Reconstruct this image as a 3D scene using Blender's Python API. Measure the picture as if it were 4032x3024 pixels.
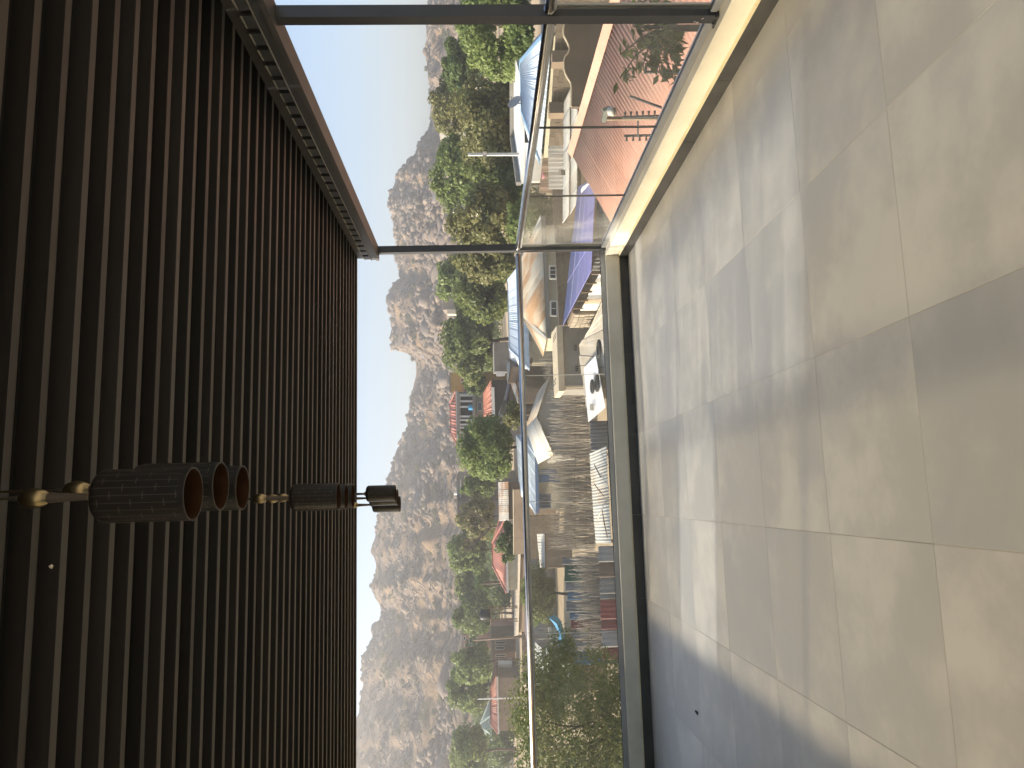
import bpy, math, random
import numpy as np
from mathutils import Vector, Matrix
random.seed(7); rng = np.random.default_rng(7)
scene = bpy.context.scene
for o in list(bpy.data.objects): bpy.data.objects.remove(o)
col = scene.collection

# ------------------------------------------------------------------ camera
CAM_H = 1.5; FPX = 2999.8            # eye height in metres, focal length in photograph pixels
YAW, PITCH, ROLL = 0.14841, 0.03856, -0.02238
def v3(a): return np.array(a, float)
_f = v3([math.sin(YAW)*math.cos(PITCH), math.cos(YAW)*math.cos(PITCH), -math.sin(PITCH)])
_r = v3([math.cos(YAW), -math.sin(YAW), 0.0]); _d = np.cross(_f, _r)
_r, _d = math.cos(ROLL)*_r-math.sin(ROLL)*_d, math.sin(ROLL)*_r+math.cos(ROLL)*_d
EYE = v3([0, 0, CAM_H])
cam = bpy.data.cameras.new('camera'); cam.sensor_width = 36.0; cam.lens = FPX/4032*36
cam.clip_start = 0.05; cam.clip_end = 6000
camo = bpy.data.objects.new('camera', cam); col.objects.link(camo); scene.camera = camo
# the phone was held so that the picture lies on its side: image right is down, image up is right
M = Matrix(((_d[0], _r[0], -_f[0], 0), (_d[1], _r[1], -_f[1], 0), (_d[2], _r[2], -_f[2], CAM_H), (0, 0, 0, 1)))
camo.matrix_world = M
scene.render.resolution_x = 1024; scene.render.resolution_y = 768

# ------------------------------------------------------------------ sky, sun, exposure
SUN_EL = math.radians(24.85); SUN_AZ = math.radians(-80.0)      # from +Y, clockwise
w = bpy.data.worlds.new('World'); scene.world = w; w.use_nodes = True
nt = w.node_tree; bg = nt.nodes['Background']
sky = nt.nodes.new('ShaderNodeTexSky'); sky.sky_type = 'NISHITA'; sky.sun_disc = False
sky.sun_elevation = SUN_EL; sky.sun_rotation = SUN_AZ; sky.altitude = 500
sky.air_density = 1.0; sky.dust_density = 4.8; sky.ozone_density = 2.2
nt.links.new(sky.outputs[0], bg.inputs[0]); bg.inputs[1].default_value = 0.120
sun = bpy.data.lights.new('sun', 'SUN'); sun.energy = 4.0; sun.angle = math.radians(2.3); sun.color = (1.0, 0.905, 0.765)
suno = bpy.data.objects.new('sun', sun); col.objects.link(suno)
sd = Vector((math.sin(SUN_AZ)*math.cos(SUN_EL), math.cos(SUN_AZ)*math.cos(SUN_EL), math.sin(SUN_EL)))
suno.rotation_euler = sd.to_track_quat('Z', 'Y').to_euler(); suno.location = (-20, 4, 15)
vs = scene.view_settings; vs.view_transform = 'Standard'; vs.look = 'None'; vs.exposure = 1.3; vs.gamma = 1.0
vs.use_curve_mapping = False

# ------------------------------------------------------------------ helpers
def ray(x, y): return _f+_r*((3024-y)-1512)/FPX+_d*(x-2016)/FPX
def W(x, y, D): return EYE+ray(x, y)*D                      # D metres ahead of the lens
def Wz(x, y, z): q = ray(x, y); return EYE+q*((z-CAM_H)/q[2])
def hz(y): return 1931.5-0.0224*(3024-y)                      # where the horizon lies in the photograph
def WD(x, y, D):                                             # same, horizontal distance forward
    return W(x, y, D)
def smooth(a, b, t):
    t = np.clip((t-a)/(b-a), 0, 1); return t*t*(3-2*t)
def ground_z(X, Y):
    D = np.hypot(X, Y)
    return -4.5+1.8*smooth(48, 130, D)+9.0*smooth(140, 260, D)

def link(o, parent=None):
    col.objects.link(o)
    if parent is not None: o.parent = parent
    return o
def tag(o, label=None, cat=None, group=None, kind=None):
    if label: o['label'] = label
    if cat: o['category'] = cat
    if group: o['group'] = group
    if kind: o['kind'] = kind
    return o
def empty(name, loc, label=None, cat=None, group=None):
    o = bpy.data.objects.new(name, None); o.empty_display_size = 0.1
    o.location = [float(c) for c in loc]; link(o); return tag(o, label, cat, group)
def wloc(o):
    p = Vector((0, 0, 0))
    while o is not None: p = p+o.location; o = o.parent
    return np.array(p)
def mesh_np(name, V, F, mat=None, smooth_=False, mats=None, mi=None, attr=None):
    V = np.asarray(V, np.float32).reshape(-1, 3); me = bpy.data.meshes.new(name)
    if isinstance(F, np.ndarray):
        n, k = F.shape
        me.vertices.add(len(V)); me.vertices.foreach_set('co', V.ravel())
        me.loops.add(n*k); me.loops.foreach_set('vertex_index', F.astype(np.int32).ravel())
        me.polygons.add(n); me.polygons.foreach_set('loop_start', np.arange(0, n*k, k, dtype=np.int32))
        me.polygons.foreach_set('loop_total', np.full(n, k, np.int32))
        me.update(calc_edges=True)
    else:
        me.from_pydata([tuple(map(float, v)) for v in V], [], [tuple(f) for f in F]); me.update()
    if mats:
        for m in mats: me.materials.append(m)
        if mi is not None: me.polygons.foreach_set('material_index', np.asarray(mi, np.int32))
    elif mat: me.materials.append(mat)
    if smooth_: me.polygons.foreach_set('use_smooth', np.ones(len(me.polygons), bool))
    if attr is not None:
        a = me.attributes.new('tint', 'FLOAT', 'POINT'); a.data.foreach_set('value', np.asarray(attr, np.float32))
    return me
class MB:
    """collects shapes in world coordinates; build() links them as one mesh under a parent"""
    def __init__(s): s.V = []; s.F = []
    def add(s, V, F):
        n = len(s.V); s.V += [tuple(map(float, v)) for v in V]; s.F += [tuple(i+n for i in f) for f in F]; return s
    def box(s, a, b):
        (x0, y0, z0), (x1, y1, z1) = a, b
        V = [(x0,y0,z0),(x1,y0,z0),(x1,y1,z0),(x0,y1,z0),(x0,y0,z1),(x1,y0,z1),(x1,y1,z1),(x0,y1,z1)]
        return s.add(V, BOXF)
    def bar(s, a, b, w, h=None, up=(0, 0, 1)):                 # box beam from a to b
        a, b = v3(a), v3(b); h = h or w; t = (b-a)/np.linalg.norm(b-a); up = v3(up)
        if abs(t@up) > .95: up = v3((0, 1, 0))
        sx = np.cross(t, up); sx /= np.linalg.norm(sx); sy = np.cross(sx, t)
        V = [p+sx*i*w/2+sy*j*h/2 for p in (a, b) for i, j in ((-1,-1),(1,-1),(1,1),(-1,1))]
        return s.add(V, [(0,1,2,3),(7,6,5,4),(0,4,5,1),(1,5,6,2),(2,6,7,3),(3,7,4,0)])
    def tube(s, pts, rad, n=8, cap=True):
        pts = [v3(p) for p in pts]; rad = rad if hasattr(rad, '__len__') else [rad]*len(pts); V = []; F = []
        for i, p in enumerate(pts):
            t = pts[min(i+1, len(pts)-1)]-pts[max(i-1, 0)]; t = t/(np.linalg.norm(t)+1e-9)
            u = np.cross(t, (0, 0, 1) if abs(t[2]) < .9 else (1, 0, 0)); u /= np.linalg.norm(u); v = np.cross(t, u)
            V += [p+rad[i]*(math.cos(k*2*math.pi/n)*u+math.sin(k*2*math.pi/n)*v) for k in range(n)]
        for i in range(len(pts)-1):
            F += [(i*n+k, i*n+(k+1) % n, (i+1)*n+(k+1) % n, (i+1)*n+k) for k in range(n)]
        if cap: F += [tuple(range(n))[::-1], tuple(range((len(pts)-1)*n, len(pts)*n))]
        return s.add(V, F)
    def lathe(s, prof, c=(0, 0, 0), n=24, cap=False):          # prof: (radius, z)
        V = [(c[0]+r*math.cos(k*2*math.pi/n), c[1]+r*math.sin(k*2*math.pi/n), c[2]+z) for r, z in prof for k in range(n)]
        F = [(i*n+k, i*n+(k+1) % n, (i+1)*n+(k+1) % n, (i+1)*n+k) for i in range(len(prof)-1) for k in range(n)]
        return s.add(V, F)
    def prism(s, poly, off):                                    # polygon (3D) extruded by a vector
        n = len(poly); P = [v3(p) for p in poly]; off = v3(off)
        return s.add(P+[p+off for p in P], [tuple(range(n))[::-1], tuple(range(n, 2*n))]+[(i, (i+1) % n, n+(i+1) % n, n+i) for i in range(n)])
    def build(s, name, mat, parent=None, smooth_=False, kind=None):
        base = wloc(parent) if parent is not None else v3((0, 0, 0))
        me = mesh_np(name, np.array(s.V)-base, s.F, mat, smooth_)
        o = bpy.data.objects.new(name, me); link(o, parent)
        if kind: o['kind'] = kind
        return o
BOXF = [(0,3,2,1),(4,5,6,7),(0,1,5,4),(1,2,6,5),(2,3,7,6),(3,0,4,7)]
def bx(a, b): return MB().box(a, b)

# ------------------------------------------------------------------ materials
MATS = {}
def mat(name, c1, c2=None, scale=4.0, rough=0.8, metal=0.0, bump=0.0, c3=None, detail=6, rand=0.0, coord='Object',
        stretch=(1, 1, 1), thr=(0.35, 0.65), thr3=(0.55, 0.7), scale3=None, bscale=None, spec=0.3, transl=0.0, tint=None):
    if name in MATS: return MATS[name]
    m = bpy.data.materials.new(name); m.use_nodes = True; nt = m.node_tree; N = nt.nodes; L = nt.links
    b = N['Principled BSDF']; b.inputs['Roughness'].default_value = rough; b.inputs['Metallic'].default_value = metal
    b.inputs['Specular IOR Level'].default_value = spec
    tc = N.new('ShaderNodeTexCoord'); mp = N.new('ShaderNodeMapping'); mp.inputs['Scale'].default_value = stretch
    L.new(tc.outputs[coord], mp.inputs['Vector'])
    vec = mp.outputs[0]
    if rand and coord == 'Object':
        oi = N.new('ShaderNodeObjectInfo'); ad = N.new('ShaderNodeVectorMath'); ad.operation = 'ADD'
        mu = N.new('ShaderNodeMath'); mu.operation = 'MULTIPLY'; mu.inputs[1].default_value = 37.0
        L.new(oi.outputs['Random'], mu.inputs[0]); L.new(vec, ad.inputs[0]); L.new(mu.outputs[0], ad.inputs[1]); vec = ad.outputs[0]
    def noise(sc, det=detail):
        n = N.new('ShaderNodeTexNoise'); n.inputs['Scale'].default_value = sc; n.inputs['Detail'].default_value = det
        n.inputs['Roughness'].default_value = 0.62; L.new(vec, n.inputs['Vector']); return n
    def ramp(src, a, bb):
        r = N.new('ShaderNodeMapRange'); r.interpolation_type = 'SMOOTHSTEP'
        r.inputs['From Min'].default_value = a; r.inputs['From Max'].default_value = bb; L.new(src, r.inputs['Value']); return r.outputs[0]
    def mix(f, a, bb):
        x = N.new('ShaderNodeMix'); x.data_type = 'RGBA'
        if f is not None: L.new(f, x.inputs[0])
        for i, q in ((6, a), (7, bb)):
            if hasattr(q, 'is_output'): L.new(q, x.inputs[i])
            else: x.inputs[i].default_value = (*q, 1)
        return x.outputs[2]
    n1 = noise(scale)
    out = mix(ramp(n1.outputs[0], *thr), c1, c2 if c2 else tuple(0.82*v for v in c1))
    if c3:
        n3 = noise(scale3 or scale*0.35); out = mix(ramp(n3.outputs[0], *thr3), out, c3)
    if tint:                                                   # leaf-to-leaf variation stored on the mesh
        at = N.new('ShaderNodeAttribute'); at.attribute_name = 'tint'; out = mix(at.outputs['Fac'], out, tint)
    if rand:
        oi = N.new('ShaderNodeObjectInfo'); hs = N.new('ShaderNodeHueSaturation')
        r = N.new('ShaderNodeMapRange'); r.inputs['To Min'].default_value = 1-rand; r.inputs['To Max'].default_value = 1+rand
        L.new(oi.outputs['Random'], r.inputs['Value']); L.new(r.outputs[0], hs.inputs['Value']); L.new(out, hs.inputs['Color']); out = hs.outputs[0]
    L.new(out, b.inputs['Base Color'])
    if bump:
        nb = noise(bscale or scale*3, 8); bm = N.new('ShaderNodeBump'); bm.inputs['Strength'].default_value = min(1, bump)
        bm.inputs['Distance'].default_value = 0.02*bump*4/max(1, (bscale or scale*3)/4)
        L.new(nb.outputs[0], bm.inputs['Height']); L.new(bm.outputs[0], b.inputs['Normal'])
    if transl:
        t = N.new('ShaderNodeBsdfTranslucent'); L.new(out, t.inputs['Color']); ms = N.new('ShaderNodeMixShader')
        ms.inputs[0].default_value = transl; L.new(b.outputs[0], ms.inputs[1]); L.new(t.outputs[0], ms.inputs[2])
        L.new(ms.outputs[0], N['Material Output'].inputs['Surface'])
    MATS[name] = m; return m
def glass(name, colr, gloss=0.06, rough=0.02):
    m = bpy.data.materials.new(name); m.use_nodes = True; nt = m.node_tree; N = nt.nodes; L = nt.links
    N.remove(N['Principled BSDF'])
    t = N.new('ShaderNodeBsdfTransparent'); t.inputs[0].default_value = (*colr, 1)
    g = N.new('ShaderNodeBsdfGlossy'); g.inputs['Roughness'].default_value = rough; g.inputs[0].default_value = (1, 1, 1, 1)
    fr0 = N.new('ShaderNodeFresnel'); fr0.inputs[0].default_value = 1.35
    geo = N.new('ShaderNodeNewGeometry'); inv = N.new('ShaderNodeMath'); inv.operation = 'SUBTRACT'; inv.inputs[0].default_value = 1.0; L.new(geo.outputs['Backfacing'], inv.inputs[1])
    fr = N.new('ShaderNodeMath'); fr.operation = 'MULTIPLY'; L.new(fr0.outputs[0], fr.inputs[0]); L.new(inv.outputs[0], fr.inputs[1])   # reflect at the outer faces only
    d = N.new('ShaderNodeBsdfDiffuse'); d.inputs[0].default_value = (0.75, 0.72, 0.62, 1)
    nz = N.new('ShaderNodeTexNoise'); nz.inputs['Scale'].default_value = 3.0; nz.inputs['Detail'].default_value = 8
    tc = N.new('ShaderNodeTexCoord'); L.new(tc.outputs['Object'], nz.inputs['Vector'])
    r = N.new('ShaderNodeMapRange'); r.inputs['From Min'].default_value = 0.3; r.inputs['From Max'].default_value = 0.8
    r.inputs['To Min'].default_value = gloss*0.5; r.inputs['To Max'].default_value = gloss*1.6; L.new(nz.outputs[0], r.inputs['Value'])
    m0 = N.new('ShaderNodeMixShader'); L.new(r.outputs[0], m0.inputs[0]); L.new(t.outputs[0], m0.inputs[1]); L.new(d.outputs[0], m0.inputs[2])
    m1 = N.new('ShaderNodeMixShader'); L.new(fr.outputs[0], m1.inputs[0]); L.new(m0.outputs[0], m1.inputs[1]); L.new(g.outputs[0], m1.inputs[2])
    L.new(m1.outputs[0], N['Material Output'].inputs['Surface']); return m
# ================================================================== TERRACE
M_tile = mat('porcelain_tile', (0.56,0.532,0.465), (0.45,0.43,0.382), 1.7, rough=0.42, bump=0.04, c3=(0.42,0.41,0.378), scale3=0.9, thr=(0.40,0.60), thr3=(0.46,0.64), rand=0.035, bscale=25, spec=0.45, detail=10)
M_grout = mat('tile_grout', (0.44,0.40,0.325), (0.60,0.53,0.40), 3, rough=0.95)
M_skirt = mat('black_skirting_tile', (0.032,0.031,0.028), (0.05,0.048,0.044), 5, rough=0.38, bump=0.03, spec=0.5)
M_curb = mat('cream_curb_paint', (0.70,0.655,0.545), (0.63,0.585,0.48), 2.2, rough=0.7, bump=0.12, c3=(0.56,0.515,0.42), scale3=1.1, thr3=(0.55,0.8), bscale=30)
M_mortar = mat('cream_mortar', (0.72,0.64,0.44), (0.62,0.54,0.36), 6, rough=0.9, bump=0.3)
M_alu = mat('satin_aluminium', (0.42,0.42,0.41), (0.36,0.36,0.355), 3, rough=0.42, metal=0.6)
M_steel = mat('stainless_steel', (0.62,0.60,0.57), (0.55,0.53,0.50), 6, rough=0.24, metal=1.0)
M_post = mat('dark_grey_paint', (0.045,0.045,0.046), (0.06,0.059,0.058), 3, rough=0.45, bump=0.03, spec=0.5)
M_beam = mat('grey_beam_paint', (0.055,0.061,0.070), (0.07,0.076,0.083), 2.5, rough=0.5, bump=0.04, spec=0.5)
M_deck_shade = mat('charcoal_deck_shade', (0.010,0.0105,0.012), (0.017,0.016,0.0155), 1.4, rough=0.55, c3=(0.007,0.008,0.011), scale3=0.7, rand=0.5, stretch=(0.25,1,1), spec=0.2)  # darker copy of the deck paint: shade in the pans put into the colour
M_deck_lit = mat('taupe_deck_lit', (0.070,0.065,0.055), (0.052,0.049,0.043), 1.0, rough=0.55, rand=0.32, stretch=(0.25,1,1), spec=0.35)  # paler copy for the bottom flats: floor bounce put into the colour
M_fleck = mat('white_fleck', (0.8,0.78,0.7), rough=0.9)
M_glass = glass('balustrade_glass', (0.955,0.955,0.94), gloss=0.075)
M_bronze = glass('bronze_window_glass', (0.73,0.695,0.61), gloss=0.05)
M_clear = glass('clear_window_glass', (0.96,0.96,0.95), gloss=0.04)
M_cement = mat('cement_render', (0.36,0.345,0.31), (0.28,0.265,0.235), 1.2, rough=0.92, bump=0.15, c3=(0.22,0.21,0.18), scale3=0.5)
XL, XR, YN, YF = -2.60, 2.385, -1.36, 7.392
TS = 0.7825

# --- the house under the terrace
hb = empty('house_block', (0, 3, -4.5), 'cement rendered house storey carrying the tiled terrace', 'house')
bx((XL-0.12, YN-0.6, -4.7), (2.64, 7.64, -0.34)).build('wall', M_cement, hb)
bx((XL-0.16, YN-0.64, -0.338), (2.68, 7.68, -0.012)).build('floor_slab', M_cement, hb)

# --- tiled floor, each tile a piece
fl = bx((XL, YN, -0.0115), (XR+0.03, YF+0.03, -0.0009)).build('terrace_floor', M_grout); tag(fl, 'large beige porcelain tiles of the covered terrace floor', kind='structure')
xs = [XL]+[x for x in (0.59+TS*k for k in range(-4, 3)) if XL+0.1 < x < XR-0.05]+[XR+0.018]
ys = [YN]+[y for y in (2.558+0.776*k for k in range(-5, 7)) if YN+0.1 < y < YF-0.05]+[YF+0.018]
for i in range(len(xs)-1):
    for j in range(len(ys)-1):
        g = 0.0008; dz = random.uniform(-0.0004, 0.0002)
        b_ = 0.0005
        x0, x1, y0, y1 = xs[i]+g, xs[i+1]-g, ys[j]+g, ys[j+1]-g
        m_ = MB(); V = [(x0,y0,-0.003),(x1,y0,-0.003),(x1,y1,-0.003),(x0,y1,-0.003),(x0+b_,y0+b_,dz),(x1-b_,y0+b_,dz),(x1-b_,y1-b_,dz),(x0+b_,y1-b_,dz)]
        m_.add(V, BOXF[1:]).build('floor_tile', M_tile, fl)

# --- curbs with black skirting under the two balustrades
def curb(name, label, far):
    base = (0, 7.45, 0) if far else (2.45, 3.2, 0)
    e = empty(name, base, label, 'curb')
    c = MB()
    if far: c.box((XL, YF+0.020, 0.0), (2.62, 7.60, 0.224))
    else: c.box((XR+0.022, YN, 0.0), (2.60, YF+0.0195, 0.2245))
    c.build('curb_body', M_curb, e)
    led = MB()
    if far: led.prism([(XL, YF-0.0005, 0.0905), (XL, YF+0.0225, 0.101), (XL, YF+0.0225, 0.0905)], (XR-XL-0.001, 0, 0))
    else: led.prism([(XR-0.0005, YN, 0.0905), (XR+0.0245, YN, 0.101), (XR+0.0245, YN, 0.0905)], (0, YF-YN, 0))
    led.build('mortar_bead', M_mortar, e)
    edges = xs if far else ys
    for a, b in zip(edges[:-1], edges[1:]):
        lim = XR if far else YF
        b = min(b, lim); a_, b_ = a+0.0009, b-0.0009
        h = 0.0905+random.uniform(-0.0012, 0.0006); off = random.uniform(-0.0012, 0.0012)
        if far: bx((a_, YF+off, 0.001), (b_, YF+0.019, h)).build('skirting_tile', M_skirt, e)
        else: bx((XR+off, a_, 0.001), (XR+0.021, b_, h)).build('skirting_tile', M_skirt, e)
    return e
curb('curb', 'low cream curb with black skirting along the far side, facing the hill', True)
curb('curb', 'low cream curb with black skirting on the red roof side, sunlit', False)

# --- balustrades
GX, GY = 2.502, 7.489          # glass lines
def far_balustrade():
    e = empty('glass_balustrade', (0, GY, 0.224), 'far glass balustrade with steel handrail facing the stick fence and hill', 'balustrade')
    ch = MB().box((XL, GY-0.024, 0.2242), (2.462, GY-0.008, 0.268)).box((XL, GY+0.008, 0.2242), (2.462, GY+0.024, 0.268)).box((XL, GY-0.0078, 0.2243), (2.462, GY+0.0078, 0.236))
    ch.build('base_channel', M_alu, e)
    bx((XL, GY-0.0076, 0.262), (2.462, GY-0.0052, 0.2735)).build('rubber_gasket', M_post, e)
    js = [2.463, 1.201, -0.043, -1.284, XL]
    for a, b in zip(js[:-1], js[1:]):
        p = bx((b+0.003, GY-0.005, 0.238), (a-0.003, GY+0.005, 1.100)).build('glass_pane', M_glass, e)
    for j in js[1:4]:
        bx((j-0.0028, GY-0.0045, 0.24), (j+0.0028, GY+0.0045, 1.098)).build('silicone_joint', mat('pale_silicone', (0.62,0.62,0.58), rough=0.5), e)
    h = MB().tube([(XL, GY, 1.110), (2.452, GY, 1.110)], 0.025, 20).build('handrail', M_steel, e, True)
    bx((XL, GY-0.012, 1.074), (2.45, GY+0.012, 1.0905)).build('rail_groove', M_alu, e)
    MB().tube([(2.452, GY, 1.110), (2.468, GY, 1.110)], [0.026, 0.012], 16).build('end_cap', M_steel, e, True)
    return e
def right_balustrade(y0, y1, joints, label):
    e = empty('glass_balustrade', (GX, (y0+y1)/2, 0.224), label, 'balustrade')
    MB().box((GX-0.024, y0, 0.2247), (GX-0.008, y1, 0.268)).box((GX+0.008, y0, 0.2247), (GX+0.024, y1, 0.268)).box((GX-0.0078, y0, 0.2248), (GX+0.0078, y1, 0.236)).build('base_channel', M_alu, e)
    bx((GX-0.0076, y0, 0.262), (GX-0.0052, y1, 0.2735)).build('rubber_gasket', M_post, e)
    js = [y0]+joints+[y1]
    for a, b in zip(js[:-1], js[1:]): bx((GX-0.005, a+0.003, 0.238), (GX+0.005, b-0.003, 1.100)).build('glass_pane', M_glass, e)
    for j in joints: bx((GX-0.0065, j-0.005, 0.24), (GX+0.0065, j+0.005, 1.098)).build('gasket_joint', M_post, e)
    MB().tube([(GX, y0, 1.110), (GX, y1, 1.110)], 0.025, 20).build('handrail', M_steel, e, True)
    bx((GX-0.012, y0, 1.074), (GX+0.012, y1, 1.0905)).build('rail_groove', M_alu, e)
    for yy, s in ((y0, 1), (y1, -1)):
        p = MB().tube([(GX, yy+s*0.0005, 1.110), (GX, yy-s*0.012, 1.110)], 0.031, 18).build('rail_bracket', M_steel, e, True)
        MB().tube([(GX-0.0312, yy-s*0.006, 1.110), (GX-0.034, yy-s*0.006, 1.110)], 0.006, 10).build('screw', M_post, p)
    return e
far_balustrade()
right_balustrade(3.690, 7.392, [4.891, 6.090], 'glass balustrade between the two dark steel posts, red roof seen through it')
right_balustrade(YN, 3.606, [1.2, 2.4], 'end of the nearer glass balustrade beyond the paint flecked post')

# --- steel posts
def post(x, y, label):
    e = empty('steel_post', (x, y, 0.22), label, 'post'); s = 0.034
    MB().box((x-s, y-s, 0.2252), (x+s, y+s, 2.521)).build('post_shaft', M_post, e)
    MB().box((x-s-0.018, y-s-0.018, 0.2254), (x+s+0.018, y+s+0.018, 0.2345)).build('base_plate', M_post, e)
    for i in (-1, 1):
        MB().tube([(x-s-0.009, y+i*0.03, 0.2345), (x-s-0.009, y+i*0.03, 0.2425)], 0.006, 6).build('anchor_bolt', M_steel, e)
    bx((x+0.021, y-s-0.0135, 0.24), (x+0.033, y-s-0.0004, 1.075)).build('glazing_bead', M_alu, e)
    return e
post(2.502, 7.432, 'dark steel post at the far corner of the terrace')
p2_ = post(2.498, 3.648, 'nearer dark steel post, flecked with white paint at its foot')
for dy, z in ((-0.012, 0.295), (0.014, 0.33), (0.02, 0.315)):
    MB().tube([(2.4635, 3.648+dy, z), (2.4628, 3.648+dy+0.004, z+0.012)], 0.0025, 6).build('paint_fleck', M_fleck, p2_)

# --- corrugated steel deck roof, one piece per rib
roof = empty('deck_roof', (0, 3, 2.74), 'dark ribbed steel deck roof over the terrace', 'roof')
RP = 0.1475; YE = 7.515; RX0, RX1 = XL-0.25, 2.66
def rib_mesh():
    hh, bot, web = 0.052, 0.058, 0.026
    prof = [(0, 0), (-bot, 0), (-bot-web, hh), (-RP+web*0.9, hh), (-RP, 0)]      # from the far side towards us: flat, web, pan, web
    prof = [(0.0,0.0),(-0.036,0.0),(-0.041,0.004),(-0.062,0.046),(-0.068,0.050),(-0.124,0.050),(-0.130,0.046),(-0.1475,0.0)]
    n = len(prof); V = [(x, y, z) for x in (RX0, RX1) for y, z in prof]
    V += [(x, y, z+0.0045) for x in (RX0, RX1) for y, z in prof]
    F = []; mi = []
    for i in range(n-1):
        F.append((i, i+1, n+i+1, n+i)); mi.append(1 if i == 0 else 0)
        F.append((2*n+i, 3*n+i, 3*n+i+1, 2*n+i+1)); mi.append(0)
        F.append((i, 2*n+i, 2*n+i+1, i+1)); mi.append(0)
        F.append((n+i, n+i+1, 3*n+i+1, 3*n+i)); mi.append(0)
    return mesh_np('deck_rib', V, F, mats=[M_deck_shade, M_deck_lit], mi=mi)
rm = rib_mesh(); nr = int((YE+2.4)/RP)
for k in range(nr):
    o = bpy.data.objects.new('deck_rib', rm); link(o, roof)
    o.location = (0, YE-3-k*RP, 2.743-2.74+random.uniform(-0.0015, 0.0015)); o.rotation_euler.x = random.uniform(-0.006, 0.006); o.rotation_euler.z = random.uniform(-0.0012, 0.0012)
# edge beam on the right with the notched closure strip above it
bm_ = empty('edge_beam', (2.47, 3, 2.52), 'grey steel edge beam resting on the two dark posts', 'beam')
bx((2.428, YN-1, 2.552), (2.54, YE-0.004, 2.600)).build('beam_web', M_beam, bm_)
bx((2.418, YN-1, 2.520), (2.548, YE-0.008, 2.5515)).build('bottom_flange', mat('beam_soffit_lit', (0.105,0.104,0.104), (0.09,0.089,0.089), 3, rough=0.55), bm_)  # paler than the web: light on the soffit put into the colour
bx((2.415, YN-1, 2.6004), (2.55, YE-0.002, 2.604)).build('top_flange', mat('pale_beam_edge', (0.34,0.33,0.31), rough=0.5), bm_)  # thin plate, paler than the beam web
bx((2.445, YN-1, 2.6045), (2.54, YE, 2.7395)).build('closure_plate', M_post, bm_)
for k in range(nr):
    y = YE-0.03-k*RP
    t = bx((2.424, y-0.105, 2.6046), (2.4445, y-0.004, 2.668)).build('closure_tongue', M_beam, bm_)
    if k < 30:
        zz = 2.668
        MB().add([(2.4225, y-0.104, zz-0.004), (2.4225, y-0.006, zz-0.003-random.random()*0.004), (2.4225, y-0.005, zz+0.003), (2.4225, y-0.103, zz+0.004+random.random()*0.006),
                  (2.4265, y-0.104, zz-0.004), (2.4265, y-0.006, zz-0.003), (2.4265, y-0.005, zz+0.003), (2.4265, y-0.103, zz+0.004)],
                 [(0,1,2,3),(7,6,5,4),(0,4,5,1),(1,5,6,2),(2,6,7,3),(3,7,4,0)]).build('foam_edge', mat('torn_foam', (0.42,0.42,0.34), (0.3,0.3,0.25), 40, rough=0.95), t)
bl = bx((XL-0.2, YN-1, 2.702), (XL-0.06, YE-0.004, 2.738)).build('edge_beam', M_beam); tag(bl, 'steel edge beam on the window side of the deck roof, out of the picture', 'beam')

# --- window wall on the left (outside the frame): low sill, bronze panes, an open barred row
ww = empty('window_wall', (XL-0.1, 3, 0), 'bronze glazed window wall closing the sunny side of the terrace', 'window wall')
WX0, WX1 = XL-0.16, XL-0.08
ZA, ZB, ZC, ZD = 0.72, 1.50, 2.19, 2.70
bx((WX0, YN-0.9, 0.0), (WX1+0.02, 7.66, ZA)).build('sill_wall', M_curb, ww)
for z0, z1 in ((ZB-0.014, ZB+0.014), (ZC, ZC+0.07)): bx((WX0+0.02, YN-0.9, z0), (WX1-0.02, 7.66, z1)).build('transom', M_post, ww)
YS = 4.05                      # from here on the upper row is barred instead of glazed
ymull = [YN-0.9, 0.6, 2.3, YS, 5.45, 6.4, 7.66]
for y in ymull: bx((WX0+0.03, y-0.006, ZA), (WX1-0.03, y+0.006, ZD)).build('mullion', M_post, ww)
for a, b in zip(ymull[:-1], ymull[1:]):
    g0 = M_clear if (a, b) == (5.45, 6.4) else M_bronze
    bx((WX0+0.036, a+0.007, ZA+0.002), (WX0+0.044, b-0.007, ZB-0.022)).build('window_pane', g0, ww)
    if a < YS: bx((WX0+0.036, a+0.007, ZB+0.022), (WX0+0.044, b-0.007, ZC-0.002)).build('window_pane', M_bronze, ww)
    bx((WX0+0.036, a+0.007, ZC+0.072), (WX0+0.044, b-0.007, ZD-0.002)).build('window_pane', M_bronze, ww)
    if a >= YS: bx((WX0+0.036, a+0.007, ZB+0.022), (WX0+0.044, b-0.007, ZC-0.002)).build('window_pane', M_clear, ww)
y = YS+0.08
while y < 7.6:
    bx((WX0+0.05, y, ZB+0.021), (WX0+0.075, y+random.uniform(0.014, 0.034), ZC-0.001)).build('window_bar', M_post, ww); y += random.uniform(0.10, 0.2)

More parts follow.
